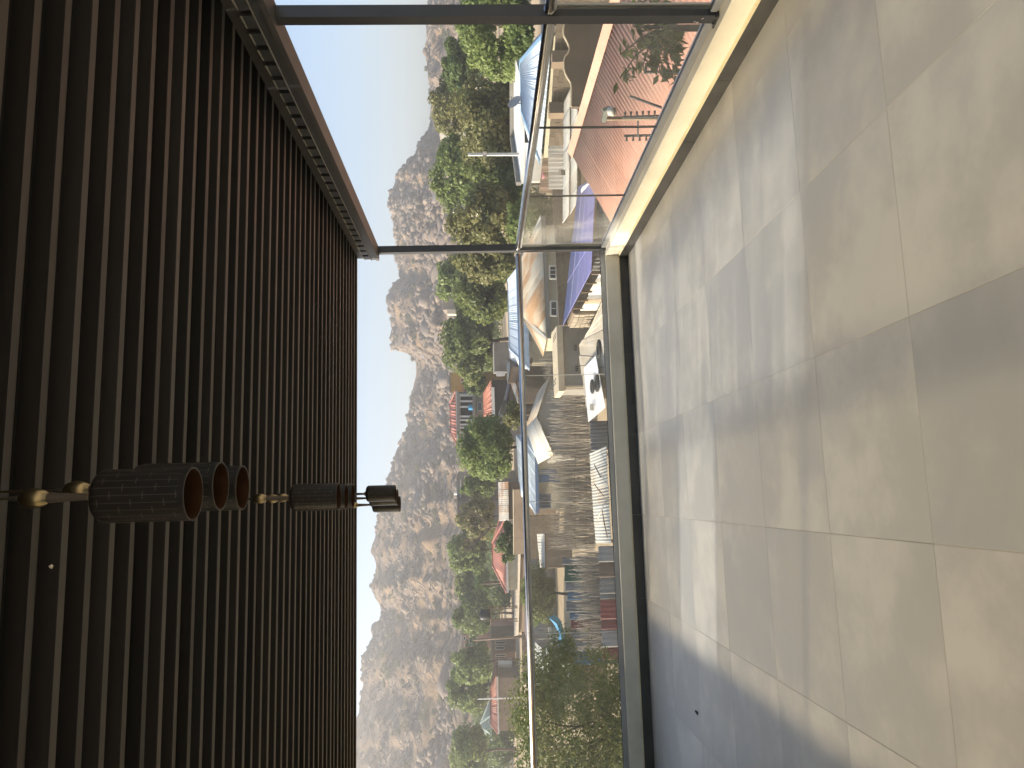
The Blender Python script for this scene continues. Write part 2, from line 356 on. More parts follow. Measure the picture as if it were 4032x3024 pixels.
# --- pendant lamps
def perforated():
    m = bpy.data.materials.new('perforated_black_shade'); m.use_nodes = True; nt = m.node_tree; N = nt.nodes; L = nt.links
    b = N['Principled BSDF']; b.inputs['Roughness'].default_value = 0.34; b.inputs['Specular IOR Level'].default_value = 0.55
    tc = N.new('ShaderNodeTexCoord'); sp = N.new('ShaderNodeSeparateXYZ'); L.new(tc.outputs['Object'], sp.inputs[0])
    def mth(op, a, bb=None, c=None):
        x = N.new('ShaderNodeMath'); x.operation = op
        for i, q in enumerate((a, bb, c)):
            if q is None: continue
            if hasattr(q, 'is_output'): L.new(q, x.inputs[i])
            else: x.inputs[i].default_value = q
        return x.outputs[0]
    ang = mth('ARCTAN2', sp.outputs[1], sp.outputs[0]); a = mth('MULTIPLY', ang, 22/(2*math.pi))
    af = mth('ABSOLUTE', mth('SUBTRACT', mth('FRACT', mth('ADD', a, 50.0)), 0.5))
    zf = mth('ABSOLUTE', mth('SUBTRACT', mth('FRACT', mth('MULTIPLY', sp.outputs[2], 300.0)), 0.5))
    dots = mth('MULTIPLY', mth('LESS_THAN', af, 0.045), mth('LESS_THAN', zf, 0.33))
    row = mth('FLOOR', mth('ADD', a, 50.0))
    ph = mth('FRACT', mth('ADD', mth('MULTIPLY', row, 0.37), mth('MULTIPLY', sp.outputs[2], 14.0)))
    dash = mth('MULTIPLY', mth('LESS_THAN', mth('ABSOLUTE', mth('SUBTRACT', ph, 0.5)), 0.018), mth('LESS_THAN', mth('ABSOLUTE', mth('SUBTRACT', mth('FRACT', mth('MULTIPLY', a, 4.0)), 0.5)), 0.3))
    band = mth('MULTIPLY', mth('GREATER_THAN', sp.outputs[2], 0.012), mth('LESS_THAN', sp.outputs[2], 0.20))
    f = mth('MULTIPLY', mth('MAXIMUM', dots, dash), band)
    mx = N.new('ShaderNodeMix'); mx.data_type = 'RGBA'; L.new(f, mx.inputs[0]); mx.inputs[6].default_value = (0.022, 0.022, 0.024, 1); mx.inputs[7].default_value = (0.13, 0.12, 0.10, 1)
    L.new(mx.outputs[2], b.inputs['Base Color']); return m
M_shade = perforated(); M_copper = mat('copper_inside', (0.055,0.024,0.010), (0.042,0.018,0.008), 6, rough=0.5)
M_brass = mat('brushed_brass', (0.44,0.38,0.24), (0.37,0.32,0.20), 12, rough=0.3, metal=1.0, stretch=(1,1,8)); M_rod = mat('grey_rod', (0.16,0.15,0.14), rough=0.4, metal=0.3)
def make_lamp():
    e = empty('pendant_lamp', (0, 0, 0)); R, H_ = 0.060, 0.232
    prof = [(R-0.0025, 0.0), (R, 0.001)]+[(R, z) for z in (0.002, 0.004, 0.05, 0.1, 0.15, 0.185, 0.19)]
    prof += [(R-0.026*(1-math.cos(t)), 0.19+0.022*math.sin(t)) for t in np.linspace(0.2, 1.5, 8)]+[(0.020, 0.2145)]
    MB().lathe(prof, n=48).build('shade', M_shade, e, True)
    MB().lathe([(R-0.0025, 0.0), (R-0.0032, 0.06), (R-0.0032, 0.185), (R-0.02, 0.206), (0.004, 0.207)], n=40).build('shade_lining', M_copper, e, True)
    MB().lathe([(R-0.0032, 0.0004), (R-0.0032, -0.0008), (R+0.0006, -0.0008), (R+0.0006, 0.0012)], n=48).build('rim', mat('shade_rim', (0.045,0.042,0.036), rough=0.5), e, True)
    MB().lathe([(0.0205, 0.2135), (0.0175, 0.219), (0.012, 0.224), (0.0085, 0.228), (0.0085, 0.232)], n=24).build('shade_cap', mat('cap_taupe', (0.30,0.25,0.19), rough=0.45), e, True)
    MB().lathe([(0.0075, 0.231), (0.0105, 0.30), (0.012, 0.315), (0.011, 0.3205)], n=16).build('stem', M_rod, e, True)
    MB().lathe([(0.002+0.0205*math.sin(t), 0.352-0.034*math.cos(t)) for t in np.linspace(0.0, math.pi, 16)], n=24).build('brass_knob', M_brass, e, True)
    MB().lathe([(0.006, 0.385), (0.006, 0.402), (0.0045, 0.403), (0.0045, 0.408)], n=12).build('collar', M_post, e, True)
    MB().lathe([(0.0032, 0.405), (0.0032, 0.585)], n=10).build('suspension_rod', M_brass, e, True)
    pass
    bulb = MB().lathe([(0.012, 0.205), (0.012, 0.17), (0.022, 0.14), (0.024, 0.125), (0.018, 0.108), (0.0, 0.102)], n=16).build('bulb', mat('unlit_bulb', (0.5,0.46,0.4), rough=0.3), e, True)
    return e
def copy_tree(o, parent=None):
    c = o.copy(); col.objects.link(c); c.parent = parent
    for ch in o.children: copy_tree(ch, c)
    return c
LAMPS = [(W(560, 1950, 1.72), 'nearest and largest of the black pendant lamps, first of the front cluster'),
         (W(640, 1920, 1.90), 'second black pendant in the front cluster, half hidden by the nearest lamp'),
         (W(720, 1927, 2.07), 'third and rearmost black pendant of the front cluster'),
         (W(1250, 1957, 3.43), 'front black pendant of the middle cluster of three'),
         (W(1275, 1958, 3.62), 'second black pendant of the middle cluster, mostly hidden by the one before it'),
         (W(1300, 1955, 3.80), 'rearmost black pendant of the middle cluster, nearest the deck edge'),
         (W(1490, 1943, 5.60), 'front pendant of the far cluster, the one hanging highest of its three'),
         (W(1500, 1960, 5.75), 'middle pendant of the far cluster seen against the sky'),
         (W(1510, 1986, 5.90), 'rearmost pendant of the far cluster, the one hanging lowest of its three')]
lamp0 = make_lamp()
for i, (p, lab) in enumerate(LAMPS):
    o = lamp0 if i == 0 else copy_tree(lamp0)
    o.location = (p[0], p[1], 2.160); o.rotation_euler.z = i*0.7
    tag(o, lab, 'pendant lamp', 'black perforated pendant lamps hung in a row of three clusters')
sc = MB().tube([Wz(2738, 2800, 0.006), Wz(2744, 2806, 0.004), Wz(2746, 2814, 0.005)], [0.006, 0.008, 0.004], 6).build('litter_scrap', mat('dark_scrap', (0.03,0.028,0.025), rough=0.8)); tag(sc, 'tiny dark scrap of litter lying on the shaded floor corner', 'litter')
ch_ = MB().tube([Wz(198, 2225, 2.741), Wz(201, 2230, 2.739), Wz(203, 2236, 2.742)], [0.004, 0.006, 0.003], 6).build('plaster_chip', M_fleck); tag(ch_, 'tiny white chip stuck to the dark ribbed ceiling', 'chip')
# ================================================================== GROUND AND HILL
def polar_grid(az, rad, zf):
    A, Rr = np.meshgrid(az, rad, indexing='ij'); X = Rr*np.sin(A); Y = Rr*np.cos(A)
    V = np.stack([X, Y, zf(X, Y, A, Rr)], -1).reshape(-1, 3); n, k = A.shape
    I = np.arange(n*k).reshape(n, k)
    F = np.stack([I[:-1, :-1], I[1:, :-1], I[1:, 1:], I[:-1, 1:]], -1).reshape(-1, 4)[:, ::-1]
    return V, np.ascontiguousarray(F)
_perm = rng.permutation(4096)
def vnoise(x, y, seed=0):
    xi = np.floor(x).astype(int); yi = np.floor(y).astype(int); fx = x-xi; fy = y-yi
    fx = fx*fx*(3-2*fx); fy = fy*fy*(3-2*fy)
    def h(a, b): return _perm[(_perm[(a+seed*131) & 4095]+b) & 4095]/4095.0
    return (h(xi, yi)*(1-fx)+h(xi+1, yi)*fx)*(1-fy)+(h(xi, yi+1)*(1-fx)+h(xi+1, yi+1)*fx)*fy
def fbm(x, y, o=5, seed=0):
    s = 0; a = 0.5
    for i in range(o): s = s+a*vnoise(x, y, seed+i); x = x*2.03+11; y = y*2.03+7; a *= 0.5
    return s
M_ground = mat('dry_earth', (0.48,0.375,0.235), (0.40,0.305,0.185), 0.35, rough=0.95, bump=0.3, c3=(0.25,0.20,0.13), scale3=0.08, bscale=3)
V, F = polar_grid(np.linspace(-math.pi, math.pi, 181), np.concatenate([[0.5], np.linspace(8, 140, 34), np.linspace(150, 880, 24)]), lambda X, Y, A, R_: ground_z(X, Y)-3.0*smooth(180, 300, R_)+0.25*(fbm(X/7, Y/7)-0.5)*smooth(12, 30, R_)-0.02)
go = bpy.data.objects.new('ground', mesh_np('ground', V, F, M_ground, True)); link(go); tag(go, kind='structure')

RIDGE = [(-1500,1760),(-900,1740),(-400,1722),(0,1712),(130,1688),(176,1682),(250,1692),(330,1700),(420,1700),(500,1690),(563,1655),(620,1625),(660,1590),(685,1567),(730,1562),(786,1536),(830,1550),(900,1562),(1002,1570),(1089,1583),(1115,1563),(1183,1541),(1248,1543),(1285,1552),(1320,1544),(1364,1545),(1382,1574),(1394,1620),(1431,1644),(1475,1641),(1558,1622),(1615,1610),(1646,1600),(1680,1610),(1741,1578),(1804,1559),(1868,1540),(1906,1527),(1980,1502),(2048,1489),(2136,1482),(2170,1480),(2216,1484),(2263,1478),(2297,1459),(2322,1457),(2356,1478),(2406,1503),(2474,1484),(2508,1476),(2560,1455),(2596,1434),(2636,1428),(2701,1434),(2759,1421),(2830,1405),(3024,1375),(3500,1330),(4200,1300),(5200,1400)]
ra = []; rt = []
for y, x in RIDGE:
    q = ray(x, y); ra.append(math.atan2(q[0], q[1])); rt.append(q[2]/math.hypot(q[0], q[1]))
o_ = np.argsort(ra); ra = np.array(ra)[o_]; rt = np.array(rt)[o_]
DR, D0 = 430.0, 165.0
def hill_z(X, Y):
    A = np.arctan2(X, Y); R_ = np.hypot(X, Y)
    dr = DR+70*(fbm(A*4+5, A*0+3, 2, 9)-0.4)
    zr = CAM_H+np.interp(A, ra, rt)*dr
    t = np.clip((R_-D0)/(dr-D0), 0, 1.6)
    s = np.where(t < 1, t**1.25, 1-0.9*(t-1)**1.2)
    z0 = ground_z(X, Y)*0-3.2
    z = z0+(zr-z0)*s
    amp = np.clip(t*2.2, 0, 1)*np.where(t < 1, 1-0.72*smooth(0.80, 1.0, t), 0.5)
    rock = np.abs(fbm(X/26, Y/26, 5, 2)-0.5)*-7+1.2
    led = fbm(X/9+z*0.03, Y/9, 4, 5); led = np.maximum(led-0.50, 0)*13
    gul = fbm(A*30, R_/170, 3, 4)-0.45
    return z+amp*(rock+led+gul*7)
def hill_mat(name, scale_b=1.0, dark=1.0):
    m = bpy.data.materials.new(name); m.use_nodes = True; nt = m.node_tree; N = nt.nodes; L = nt.links; b = N['Principled BSDF']
    b.inputs['Roughness'].default_value = 0.95; b.inputs['Specular IOR Level'].default_value = 0.15
    tc = N.new('ShaderNodeTexCoord'); wv = N.new('ShaderNodeTexNoise'); wv.inputs['Scale'].default_value = 0.09; wv.inputs['Detail'].default_value = 6; L.new(tc.outputs['Object'], wv.inputs['Vector'])
    ad = N.new('ShaderNodeVectorMath'); ad.operation = 'MULTIPLY_ADD'; ad.inputs[1].default_value = (7, 7, 7); L.new(wv.outputs['Color'], ad.inputs[0]); L.new(tc.outputs['Object'], ad.inputs[2])
    def no(sc, det=8, rg=0.65):
        n = N.new('ShaderNodeTexNoise'); n.inputs['Scale'].default_value = sc; n.inputs['Detail'].default_value = det; n.inputs['Roughness'].default_value = rg; L.new(ad.outputs[0], n.inputs['Vector']); return n.outputs[0]
    def vo(sc, feat):
        v = N.new('ShaderNodeTexVoronoi'); v.feature = feat; v.inputs['Scale'].default_value = sc; L.new(ad.outputs[0], v.inputs['Vector']); return v
    def rg(x, a, bb):
        r = N.new('ShaderNodeMapRange'); r.interpolation_type = 'SMOOTHSTEP'; r.inputs[1].default_value = a; r.inputs[2].default_value = bb; L.new(x, r.inputs[0]); return r.outputs[0]
    def mx(f, a, bb):
        x = N.new('ShaderNodeMix'); x.data_type = 'RGBA'; L.new(f, x.inputs[0])
        for i, q in ((6, a), (7, bb)):
            if hasattr(q, 'is_output'): L.new(q, x.inputs[i])
            else: x.inputs[i].default_value = (*[c*dark for c in q], 1)
        return x.outputs[2]
    v1 = vo(0.22, 'F1'); v2 = vo(0.6, 'F1'); crack = rg(vo(0.22, 'DISTANCE_TO_EDGE').outputs[0], 0.02, 0.16)
    grass = mx(rg(no(0.25), 0.35, 0.68), (0.245, 0.16, 0.088), (0.30, 0.205, 0.117))
    sp = N.new('ShaderNodeSeparateColor'); L.new(v1.outputs['Color'], sp.inputs[0]); rock = mx(sp.outputs[0], (0.15, 0.108, 0.078), (0.27, 0.20, 0.142))
    rock = mx(crack, (0.085, 0.07, 0.055), rock); sp2 = N.new('ShaderNodeSeparateColor'); L.new(v2.outputs['Color'], sp2.inputs[0])
    rock = mx(rg(sp2.outputs[1], 0.86, 0.92), rock, (0.34, 0.275, 0.205))
    mask = rg(no(0.05, 5), 0.42, 0.56); col_ = mx(mask, grass, rock); col_ = mx(rg(no(0.13, 4), 0.63, 0.7), col_, (0.10, 0.09, 0.055))
    L.new(col_, b.inputs['Base Color'])
    h = N.new('ShaderNodeMath'); h.operation = 'MULTIPLY_ADD'; L.new(crack, h.inputs[0]); L.new(mask, h.inputs[1]); L.new(no(0.45, 10, 0.72), h.inputs[2])
    bm = N.new('ShaderNodeBump'); bm.inputs['Strength'].default_value = 1.0; bm.inputs['Distance'].default_value = 1.0*scale_b; L.new(h.outputs[0], bm.inputs['Height']); L.new(bm.outputs[0], b.inputs['Normal'])
    return m
M_hill = hill_mat('boulder_hillside', 1.0, 0.84)
V, F = polar_grid(np.linspace(-0.95, 1.25, 620), np.concatenate([np.linspace(158, 470, 230), np.linspace(480, 760, 30)]), lambda X, Y, A, R_: hill_z(X, Y))
hill = bpy.data.objects.new('rocky_hill', mesh_np('rocky_hill', V, F, M_hill, False)); link(hill); tag(hill, kind='structure')

# boulders: the largest as pieces of the hill, the small ones as one mass
M_rock = mat('granite_boulder', (0.215,0.166,0.126), (0.145,0.115,0.092), 0.5, rough=0.92, bump=0.6, c3=(0.13,0.115,0.105), scale3=0.22, rand=0.22, bscale=2.5, thr3=(0.5,0.62))
def ico(sub, seed, flat=0.7):
    import bmesh
    bm = bmesh.new(); bmesh.ops.create_icosphere(bm, subdivisions=sub, radius=1.0); r = random.Random(seed)
    pl = [(Vector((r.gauss(0,1), r.gauss(0,1), r.gauss(0,1))).normalized(), r.uniform(0.55, 0.85)) for _ in range(9)]
    for v in bm.verts:
        for n, dd in pl:
            k = v.co.dot(n)
            if k > dd: v.co -= n*(k-dd)*0.9
        v.co.z *= flat; v.co *= 1+r.uniform(-0.04, 0.04)
    V = np.array([v.co[:] for v in bm.verts]); F = np.array([[v.index for v in f.verts] for f in bm.faces]); bm.free(); return V, F
rock_v = [ico(2, s) for s in range(7)]
rock_m = []
for i, (V, F) in enumerate(rock_v): rock_m.append(mesh_np('boulder', V, F, M_rock, False))
def ico0(seed):
    g = (1+5**.5)/2; r = np.random.default_rng(seed); V = np.array([(-1,g,0),(1,g,0),(-1,-g,0),(1,-g,0),(0,-1,g),(0,1,g),(0,-1,-g),(0,1,-g),(g,0,-1),(g,0,1),(-g,0,-1),(-g,0,1)])/1.9
    F = np.array([(0,11,5),(0,5,1),(0,1,7),(0,7,10),(0,10,11),(1,5,9),(5,11,4),(11,10,2),(10,7,6),(7,1,8),(3,9,4),(3,4,2),(3,2,6),(3,6,8),(3,8,9),(4,9,5),(2,4,11),(6,2,10),(8,6,7),(9,8,1)])
    return V*r.uniform(0.65, 1.25, (12, 1)), F
def hill_spots(n, lo, hi, seed, azl=(-0.48, 0.75)):
    r = np.random.default_rng(seed); A = r.uniform(*azl, n*4); R_ = r.uniform(lo, hi, n*4); X = R_*np.sin(A); Y = R_*np.cos(A)
    cl = fbm(X/34, Y/34, 3, 21); k = np.argsort(-(cl+r.uniform(0, 0.16, n*4)))[:n]
    return X[k], Y[k], r
X, Y, r_ = hill_spots(210, 215, 425, 3)
Zs = hill_z(X, Y)
for x, y, z in zip(X, Y, Zs):
    s = 1.6+3.4*r_.random()**2.2
    o = bpy.data.objects.new('boulder', rock_m[r_.integers(7)]); link(o, hill); o.location = (x, y, z+s*0.12)
    o.scale = (s*r_.uniform(.8, 1.6), s*r_.uniform(.8, 1.3), s*r_.uniform(.7, 1.2)); o.rotation_euler = (r_.uniform(-.3, .3), r_.uniform(-.3, .3), r_.uniform(0, 6.3))
X, Y, r_ = hill_spots(21000, 170, 440, 4); Zs = hill_z(X, Y); VV = []; FF = []; off = 0
small = [ico(1, 50+s) if s < 1 else ico0(s) for s in range(12)]
for x, y, z in zip(X, Y, Zs):
    V0, F0 = small[r_.integers(12)]; s = 0.4+1.7*r_.random()**3.5; a = r_.uniform(0, 6.3); c, sn = math.cos(a), math.sin(a)
    Vv = V0*[s*r_.uniform(.8, 1.7), s, s*r_.uniform(.7, 1.2)]; Vv = np.stack([Vv[:, 0]*c-Vv[:, 1]*sn, Vv[:, 0]*sn+Vv[:, 1]*c, Vv[:, 2]], 1)+[x, y, z+s*0.2]
    VV.append(Vv); FF.append(F0+off); off += len(V0)
M_rock2 = mat('pale_scree', (0.20,0.152,0.11), (0.14,0.107,0.08), 0.25, rough=0.95, bump=0.3, c3=(0.265,0.208,0.15), scale3=0.11, thr3=(0.55,0.62))
so = bpy.data.objects.new('boulder_scatter', mesh_np('boulder_scatter', np.concatenate(VV), np.concatenate(FF), M_rock2)); link(so, hill); so['kind'] = 'stuff'

# ================================================================== PLANTS
def leaf_mat(name, a, b, tint, transl=0.44):
    return mat(name, a, b, 1.5, rough=0.55, transl=transl, tint=tint, spec=0.35, rand=0.06)
L_fresh = leaf_mat('leaf_fresh', (0.13,0.185,0.05), (0.16,0.215,0.062), (0.25,0.30,0.10))
L_dark = leaf_mat('leaf_dark', (0.060,0.106,0.027), (0.085,0.137,0.034), (0.171,0.214,0.068))
L_dry = leaf_mat('leaf_dry', (0.15,0.165,0.058), (0.175,0.185,0.066), (0.27,0.25,0.105))
L_mango = leaf_mat('leaf_mango', (0.10,0.15,0.042), (0.125,0.175,0.05), (0.26,0.28,0.095))
L_near = leaf_mat('leaf_near', (0.08,0.115,0.036), (0.10,0.135,0.042), (0.225,0.245,0.09))
L_hill = leaf_mat('leaf_scrub', (0.103,0.111,0.051), (0.137,0.129,0.060), (0.171,0.155,0.077))
M_bark = mat('bark', (0.13,0.10,0.07), (0.085,0.066,0.048), 6, rough=0.95, bump=0.5)
def leaves(C, N_, size, aspect, r, up=0.35):
    """diamond leaves at centres C with outward directions N_"""
    n = len(C); d = N_+r.normal(0, 0.7, (n, 3)); d[:, 2] += up; d /= np.linalg.norm(d, axis=1)[:, None]
    t = np.cross(d, r.normal(0, 1, (n, 3))); t /= np.linalg.norm(t, axis=1)[:, None]+1e-9; b = np.cross(d, t)
    s = (size*r.uniform(0.6, 1.35, n))[:, None]; w_ = s*aspect
    P = np.stack([C-t*s, C+b*w_+d*s*0.12, C+t*s*1.0-d*s*0.18, C-b*w_+d*s*0.12], 1).reshape(-1, 3)
    return P, np.arange(4*n).reshape(n, 4)
def crown_points(c, rad, nl, ncl, clr, r, lo=-0.75):
    u = r.normal(0, 1, (ncl, 3)); u /= np.linalg.norm(u, axis=1)[:, None]; u[:, 2] = np.maximum(u[:, 2], lo)
    rr = r.uniform(0.4, 1.12, ncl)**0.6; rad = rad*1.2; cc = u*rr[:, None]*(1-clr*0.5)*rad
    cr = clr*np.min(rad)*r.uniform(0.6, 1.3, ncl)
    k = r.integers(0, ncl, nl); q = r.normal(0, 1, (nl, 3)); q /= np.linalg.norm(q, axis=1)[:, None]
    dist = r.uniform(0.35, 1.05, nl)**0.5
    P = c+cc[k]+q*(cr[k]*dist)[:, None]*[1.15, 1.15, 0.85]
    tint = np.clip(r.random(ncl)[k]*0.6+0.35*(r.random(nl)), 0, 1)
    return P, q*0.7+u[k]*0.5, tint, c+cc
def tree(label, x, y, D, hw, hh, leaf, nl=5000, size=0.16, seed=0, ncl=60, clr=0.34, name='leafy_tree', base=None, cat='tree', limbs=7, aspect=0.5, trunk=0.14, depth=0.9, group=None):
    """crown centre at photo pixel (x,y), D metres away, half width/height in photo pixels"""
    r = np.random.default_rng(seed+100); c = W(x, y, D); R1, R2 = hw*D/FPX, hh*D/FPX; rad = v3([R1, R1*depth, R2])
    gz = float(ground_z(c[0], c[1])) if base is None else base
    e = empty(name, (c[0], c[1], gz), label, cat, group)
    P, N_, ti, cl = crown_points(c, rad, nl, ncl, clr, r)
    Vv, Ff = leaves(P, N_, size, aspect, r)
    ob = bpy.data.objects.new('crown', mesh_np('crown', Vv-wloc(e), Ff, leaf, attr=np.repeat(ti, 4))); link(ob, e)
    m = MB(); fork = v3([c[0]+r.uniform(-.2, .2), c[1], max(gz+0.6, c[2]-R2*0.8)]); t0 = trunk*max(0.7, R1/2.5)
    m.tube([(c[0], c[1], gz-0.1), (c[0]+0.05*R1, c[1], (gz+fork[2])/2), fork], [t0*1.2, t0, t0*0.8], 7)
    tr = m.build('trunk', M_bark, e, True)
    for k in r.choice(len(cl), min(limbs, len(cl)), replace=False):
        mid = (fork+cl[k])/2+r.normal(0, 0.12, 3)*R1; m2 = MB().tube([fork, mid, cl[k]], [t0*0.55, t0*0.36, t0*0.12], 5); m2.build('limb', M_bark, tr, True)
    return e
# --- far row in front of the hill
TR = [('bright green tree at the picture edge beside the pale pointed roof', 1850, 2960, 115, 110, 75, L_fresh, 5200),
      ('dense bright green tree behind the small red hipped roof', 1850, 2700, 112, 95, 85, L_fresh, 5200),
      ('dense bright green tree behind the white metal kiosk', 1855, 2605, 108, 80, 82, L_fresh, 5200),
      ('green tree directly behind the black water tank', 1868, 2420, 118, 85, 85, L_fresh, 5000),
      ('darker green tree behind the small fan palm', 1862, 2310, 122, 75, 72, L_mango, 4600),
      ('green tree with bare branches behind the tiled red roof', 1845, 2170, 110, 85, 80, L_fresh, 4200),
      ('thin olive tree against the grey flat roofed block', 1880, 2035, 92, 80, 80, L_dry, 2300),
      ('green tree hiding one end of the grey flat roofed block', 1885, 1915, 96, 50, 75, L_fresh, 2600)]
for i, (lab, x, y, D, hw, hh, lf, nl) in enumerate(TR): tree(lab, x, y, D, hw*0.86, hh*0.88, lf, nl, 0.30, i, 70, 0.30)
tree('round bright green tree between the verandah house and the grey flat roofs', 1918, 1765, 62, 110, 98, L_fresh, 9000, 0.17, 20, 85, 0.30)
tree('large dark domed mango tree behind the unfinished grey block house', 1858, 1345, 88, 150, 98, L_mango, 9500, 0.27, 21, 95, 0.27)
tree('dark green tree behind the long pale blue roof', 1915, 1165, 72, 88, 105, L_mango, 7000, 0.22, 22, 70, 0.3)
tree('light green tree between the dark domed mango and the brown far house', 1800, 1095, 95, 80, 70, L_fresh, 4600, 0.26, 23, 55, 0.32)
tree('dark brownish tree beside the far corner post, over the long pale blue roof', 1915, 1020, 60, 78, 120, L_dry, 5200, 0.19, 24, 60, 0.3)
tree('large brownish green tree between the far corner post and the concrete pole', 1915, 865, 58, 110, 140, L_dry, 9500, 0.18, 25, 85, 0.27)
tree('bright green tree whose crown tops the pale concrete pole', 1795, 690, 76, 130, 82, L_fresh, 7000, 0.22, 26, 75, 0.3)
tree('dark green tree directly behind the concrete pole', 1945, 690, 64, 135, 105, L_mango, 9500, 0.20, 27, 80, 0.28)
tree('broad brownish tree with pods behind the white flat roof', 1925, 470, 60, 155, 125, L_dry, 11500, 0.18, 28, 95, 0.26)
tree('olive grey tree behind the broad brownish tree with pods', 1770, 420, 84, 115, 65, L_dry, 5200, 0.24, 29, 60, 0.32)
tree('dark green tree rising behind the bright feathery one', 1815, 265, 78, 110, 62, L_dark, 6000, 0.22, 30, 60, 0.32)
tree('bright feathery green tree crossed by the nearer steel post', 1950, 95, 48, 175, 130, L_fresh, 12500, 0.15, 31, 95, 0.27)
tree('small bright green shrub beside the far corner post, just over the handrail', 2040, 870, 50, 85, 45, L_fresh, 3500, 0.12, 32, 40, 0.34, name='leafy_shrub', cat='shrub')
tree('dark shrubbery seen through the glass behind the brown block wall', 2120, 850, 44, 95, 60, L_dark, 4500, 0.11, 33, 45, 0.34, name='leafy_shrub', cat='shrub')
tree('small dark tree in front of the yellow house', 1872, 1515, 92, 32, 42, L_dark, 1800, 0.22, 34, 26, 0.4)
tree('dusty bush beside the rusty shed roofs in the middle', 2022, 1632, 54, 45, 34, L_dry, 2200, 0.12, 35, 30, 0.4, name='leafy_shrub', cat='shrub')
tree('mango tree with drooping leaves standing in the yard near the tarpaulin', 2118, 2345, 54, 92, 70, L_mango, 7000, 0.14, 36, 60, 0.34, aspect=0.3)
tree('small broad leaved tree in front of the tiled red roof', 2000, 2130, 66, 75, 42, L_dark, 1500, 0.22, 37, 22, 0.4, aspect=0.35)
tree('large leafy bush close to the terrace, filling the end pane', 2265, 2890, 15.5, 325, 235, L_near, 40000, 0.034, 38, 230, 0.22, name='leafy_bush', cat='bush', trunk=0.08, limbs=14)
for k_, (lab, x, y, D, hw, hh, lf) in enumerate([('low dark bush under the bright feathery tree', 2055, 70, 44, 130, 45, L_dark), ('low dusty bush under the broad brownish tree', 2015, 330, 62, 120, 40, L_dry), ('low dark bush between the concrete pole and the satellite dish', 2005, 540, 62, 95, 45, L_mango), ('low dark bush between the concrete pole and the far corner post', 2010, 730, 60, 110, 48, L_dark), ('dark hedge just behind the long pale blue roof', 1985, 1020, 66, 90, 45, L_dark)]):
    tree(lab, x, y, D, hw, hh, lf, 3800, 0.16, 60+k_, 45, 0.36, name='leafy_shrub', cat='shrub', limbs=4)
# hillside trees and scrub
r_ = np.random.default_rng(77); P = []; Tn = []; NN = []
A = r_.uniform(-0.5, 0.75, 1100); R_ = r_.uniform(168, 432, 1100); X = R_*np.sin(A); Y = R_*np.cos(A); Z = hill_z(X, Y)
for x, y, z in zip(X, Y, Z):
    s = r_.uniform(0.5, 1.5)*(1.7 if r_.random() < 0.12 else 1); n = int(40+60*s)
    q = r_.normal(0, 1, (n, 3)); q /= np.linalg.norm(q, axis=1)[:, None]
    P.append([x, y, z+s*0.5]+q*s*np.array([1, 1, 0.75])*r_.uniform(0.4, 1.05, (n, 1))); NN.append(q); Tn.append(np.full(n, r_.random()))
Vv, Ff = leaves(np.concatenate(P), np.concatenate(NN), 0.34, 0.6, r_)
sc_ = bpy.data.objects.new('hillside_scrub', mesh_np('hillside_scrub', Vv, Ff, L_hill, attr=np.repeat(np.concatenate(Tn), 4))); link(sc_); tag(sc_, 'scattered dry scrub growing between the boulders', 'scrub', kind='stuff')
# mass of trees filling the foot of the hill between the trees one can tell apart
P = []; NN = []; Tn = []
for k in range(210):
    A = r_.uniform(-0.6, 0.85); R_ = r_.uniform(128, 205); x, y = R_*math.sin(A), R_*math.cos(A); z = max(float(hill_z(np.array([x]), np.array([y]))[0]), float(ground_z(x, y))-2) if R_ > 166 else float(ground_z(x, y))
    s = r_.uniform(1.6, 3.0); n = 420; q = r_.normal(0, 1, (n, 3)); q /= np.linalg.norm(q, axis=1)[:, None]; lump = 1+0.3*np.sin(q[:, :1]*5+k)*np.cos(q[:, 1:2]*4+k*2)
    P.append([x, y, z+s*1.0]+q*s*np.array([1.1, 1.1, 0.9])*lump*r_.uniform(0.6, 1.0, (n, 1))); NN.append(q); Tn.append(np.full(n, r_.random())*0.7)
Vv, Ff = leaves(np.concatenate(P), np.concatenate(NN), 0.36, 0.55, r_)
fw = bpy.data.objects.new('distant_woodland', mesh_np('distant_woodland', Vv, Ff, L_mango, attr=np.repeat(np.concatenate(Tn), 4))); link(fw); tag(fw, 'mass of far trees along the foot of the rocky hill', 'trees', kind='stuff')

# palm, bare tree, near plant at the right
def palm(label, x, y, D):
    c = W(x, y, D); gz = float(ground_z(c[0], c[1])); e = empty('palm_tree', (c[0], c[1], gz), label, 'palm tree'); r = random.Random(5)
    MB().tube([(c[0], c[1], gz), (c[0]+0.1, c[1], (gz+c[2])/2), tuple(c)], [0.2, 0.16, 0.14], 8).build('trunk', M_bark, e, True)
    for k in range(22):
        a = r.uniform(0, 6.3); el = r.uniform(-0.5, 1.2); L_ = r.uniform(1.6, 2.2); m = MB(); pts = []
        for t in np.linspace(0, 1, 7):
            h = L_*t; pts.append(c+v3([math.cos(a)*h*math.cos(el*0.7), math.sin(a)*h*math.cos(el*0.7), h*math.sin(el)-0.9*t*t*L_*0.55]))
        for i in range(6):
            side = v3([-math.sin(a), math.cos(a), 0]); 
            for s in (-1, 1):
                for q in (0.0, 0.5):
                    p = pts[i]*(1-q)+pts[i+1]*q; tip = p+side*s*0.42*(1-0.08*i)+(pts[i+1]-pts[i])*0.9+v3([0, 0, -0.12]); wv = (pts[i+1]-pts[i])*0.22
                    m.add([p, p+wv, tip], [(0, 1, 2)])
        me = m.build('frond', L_dark, e)
    return e
palm('small fan palm rising behind the tiled red roof', 1890, 2298, 88)
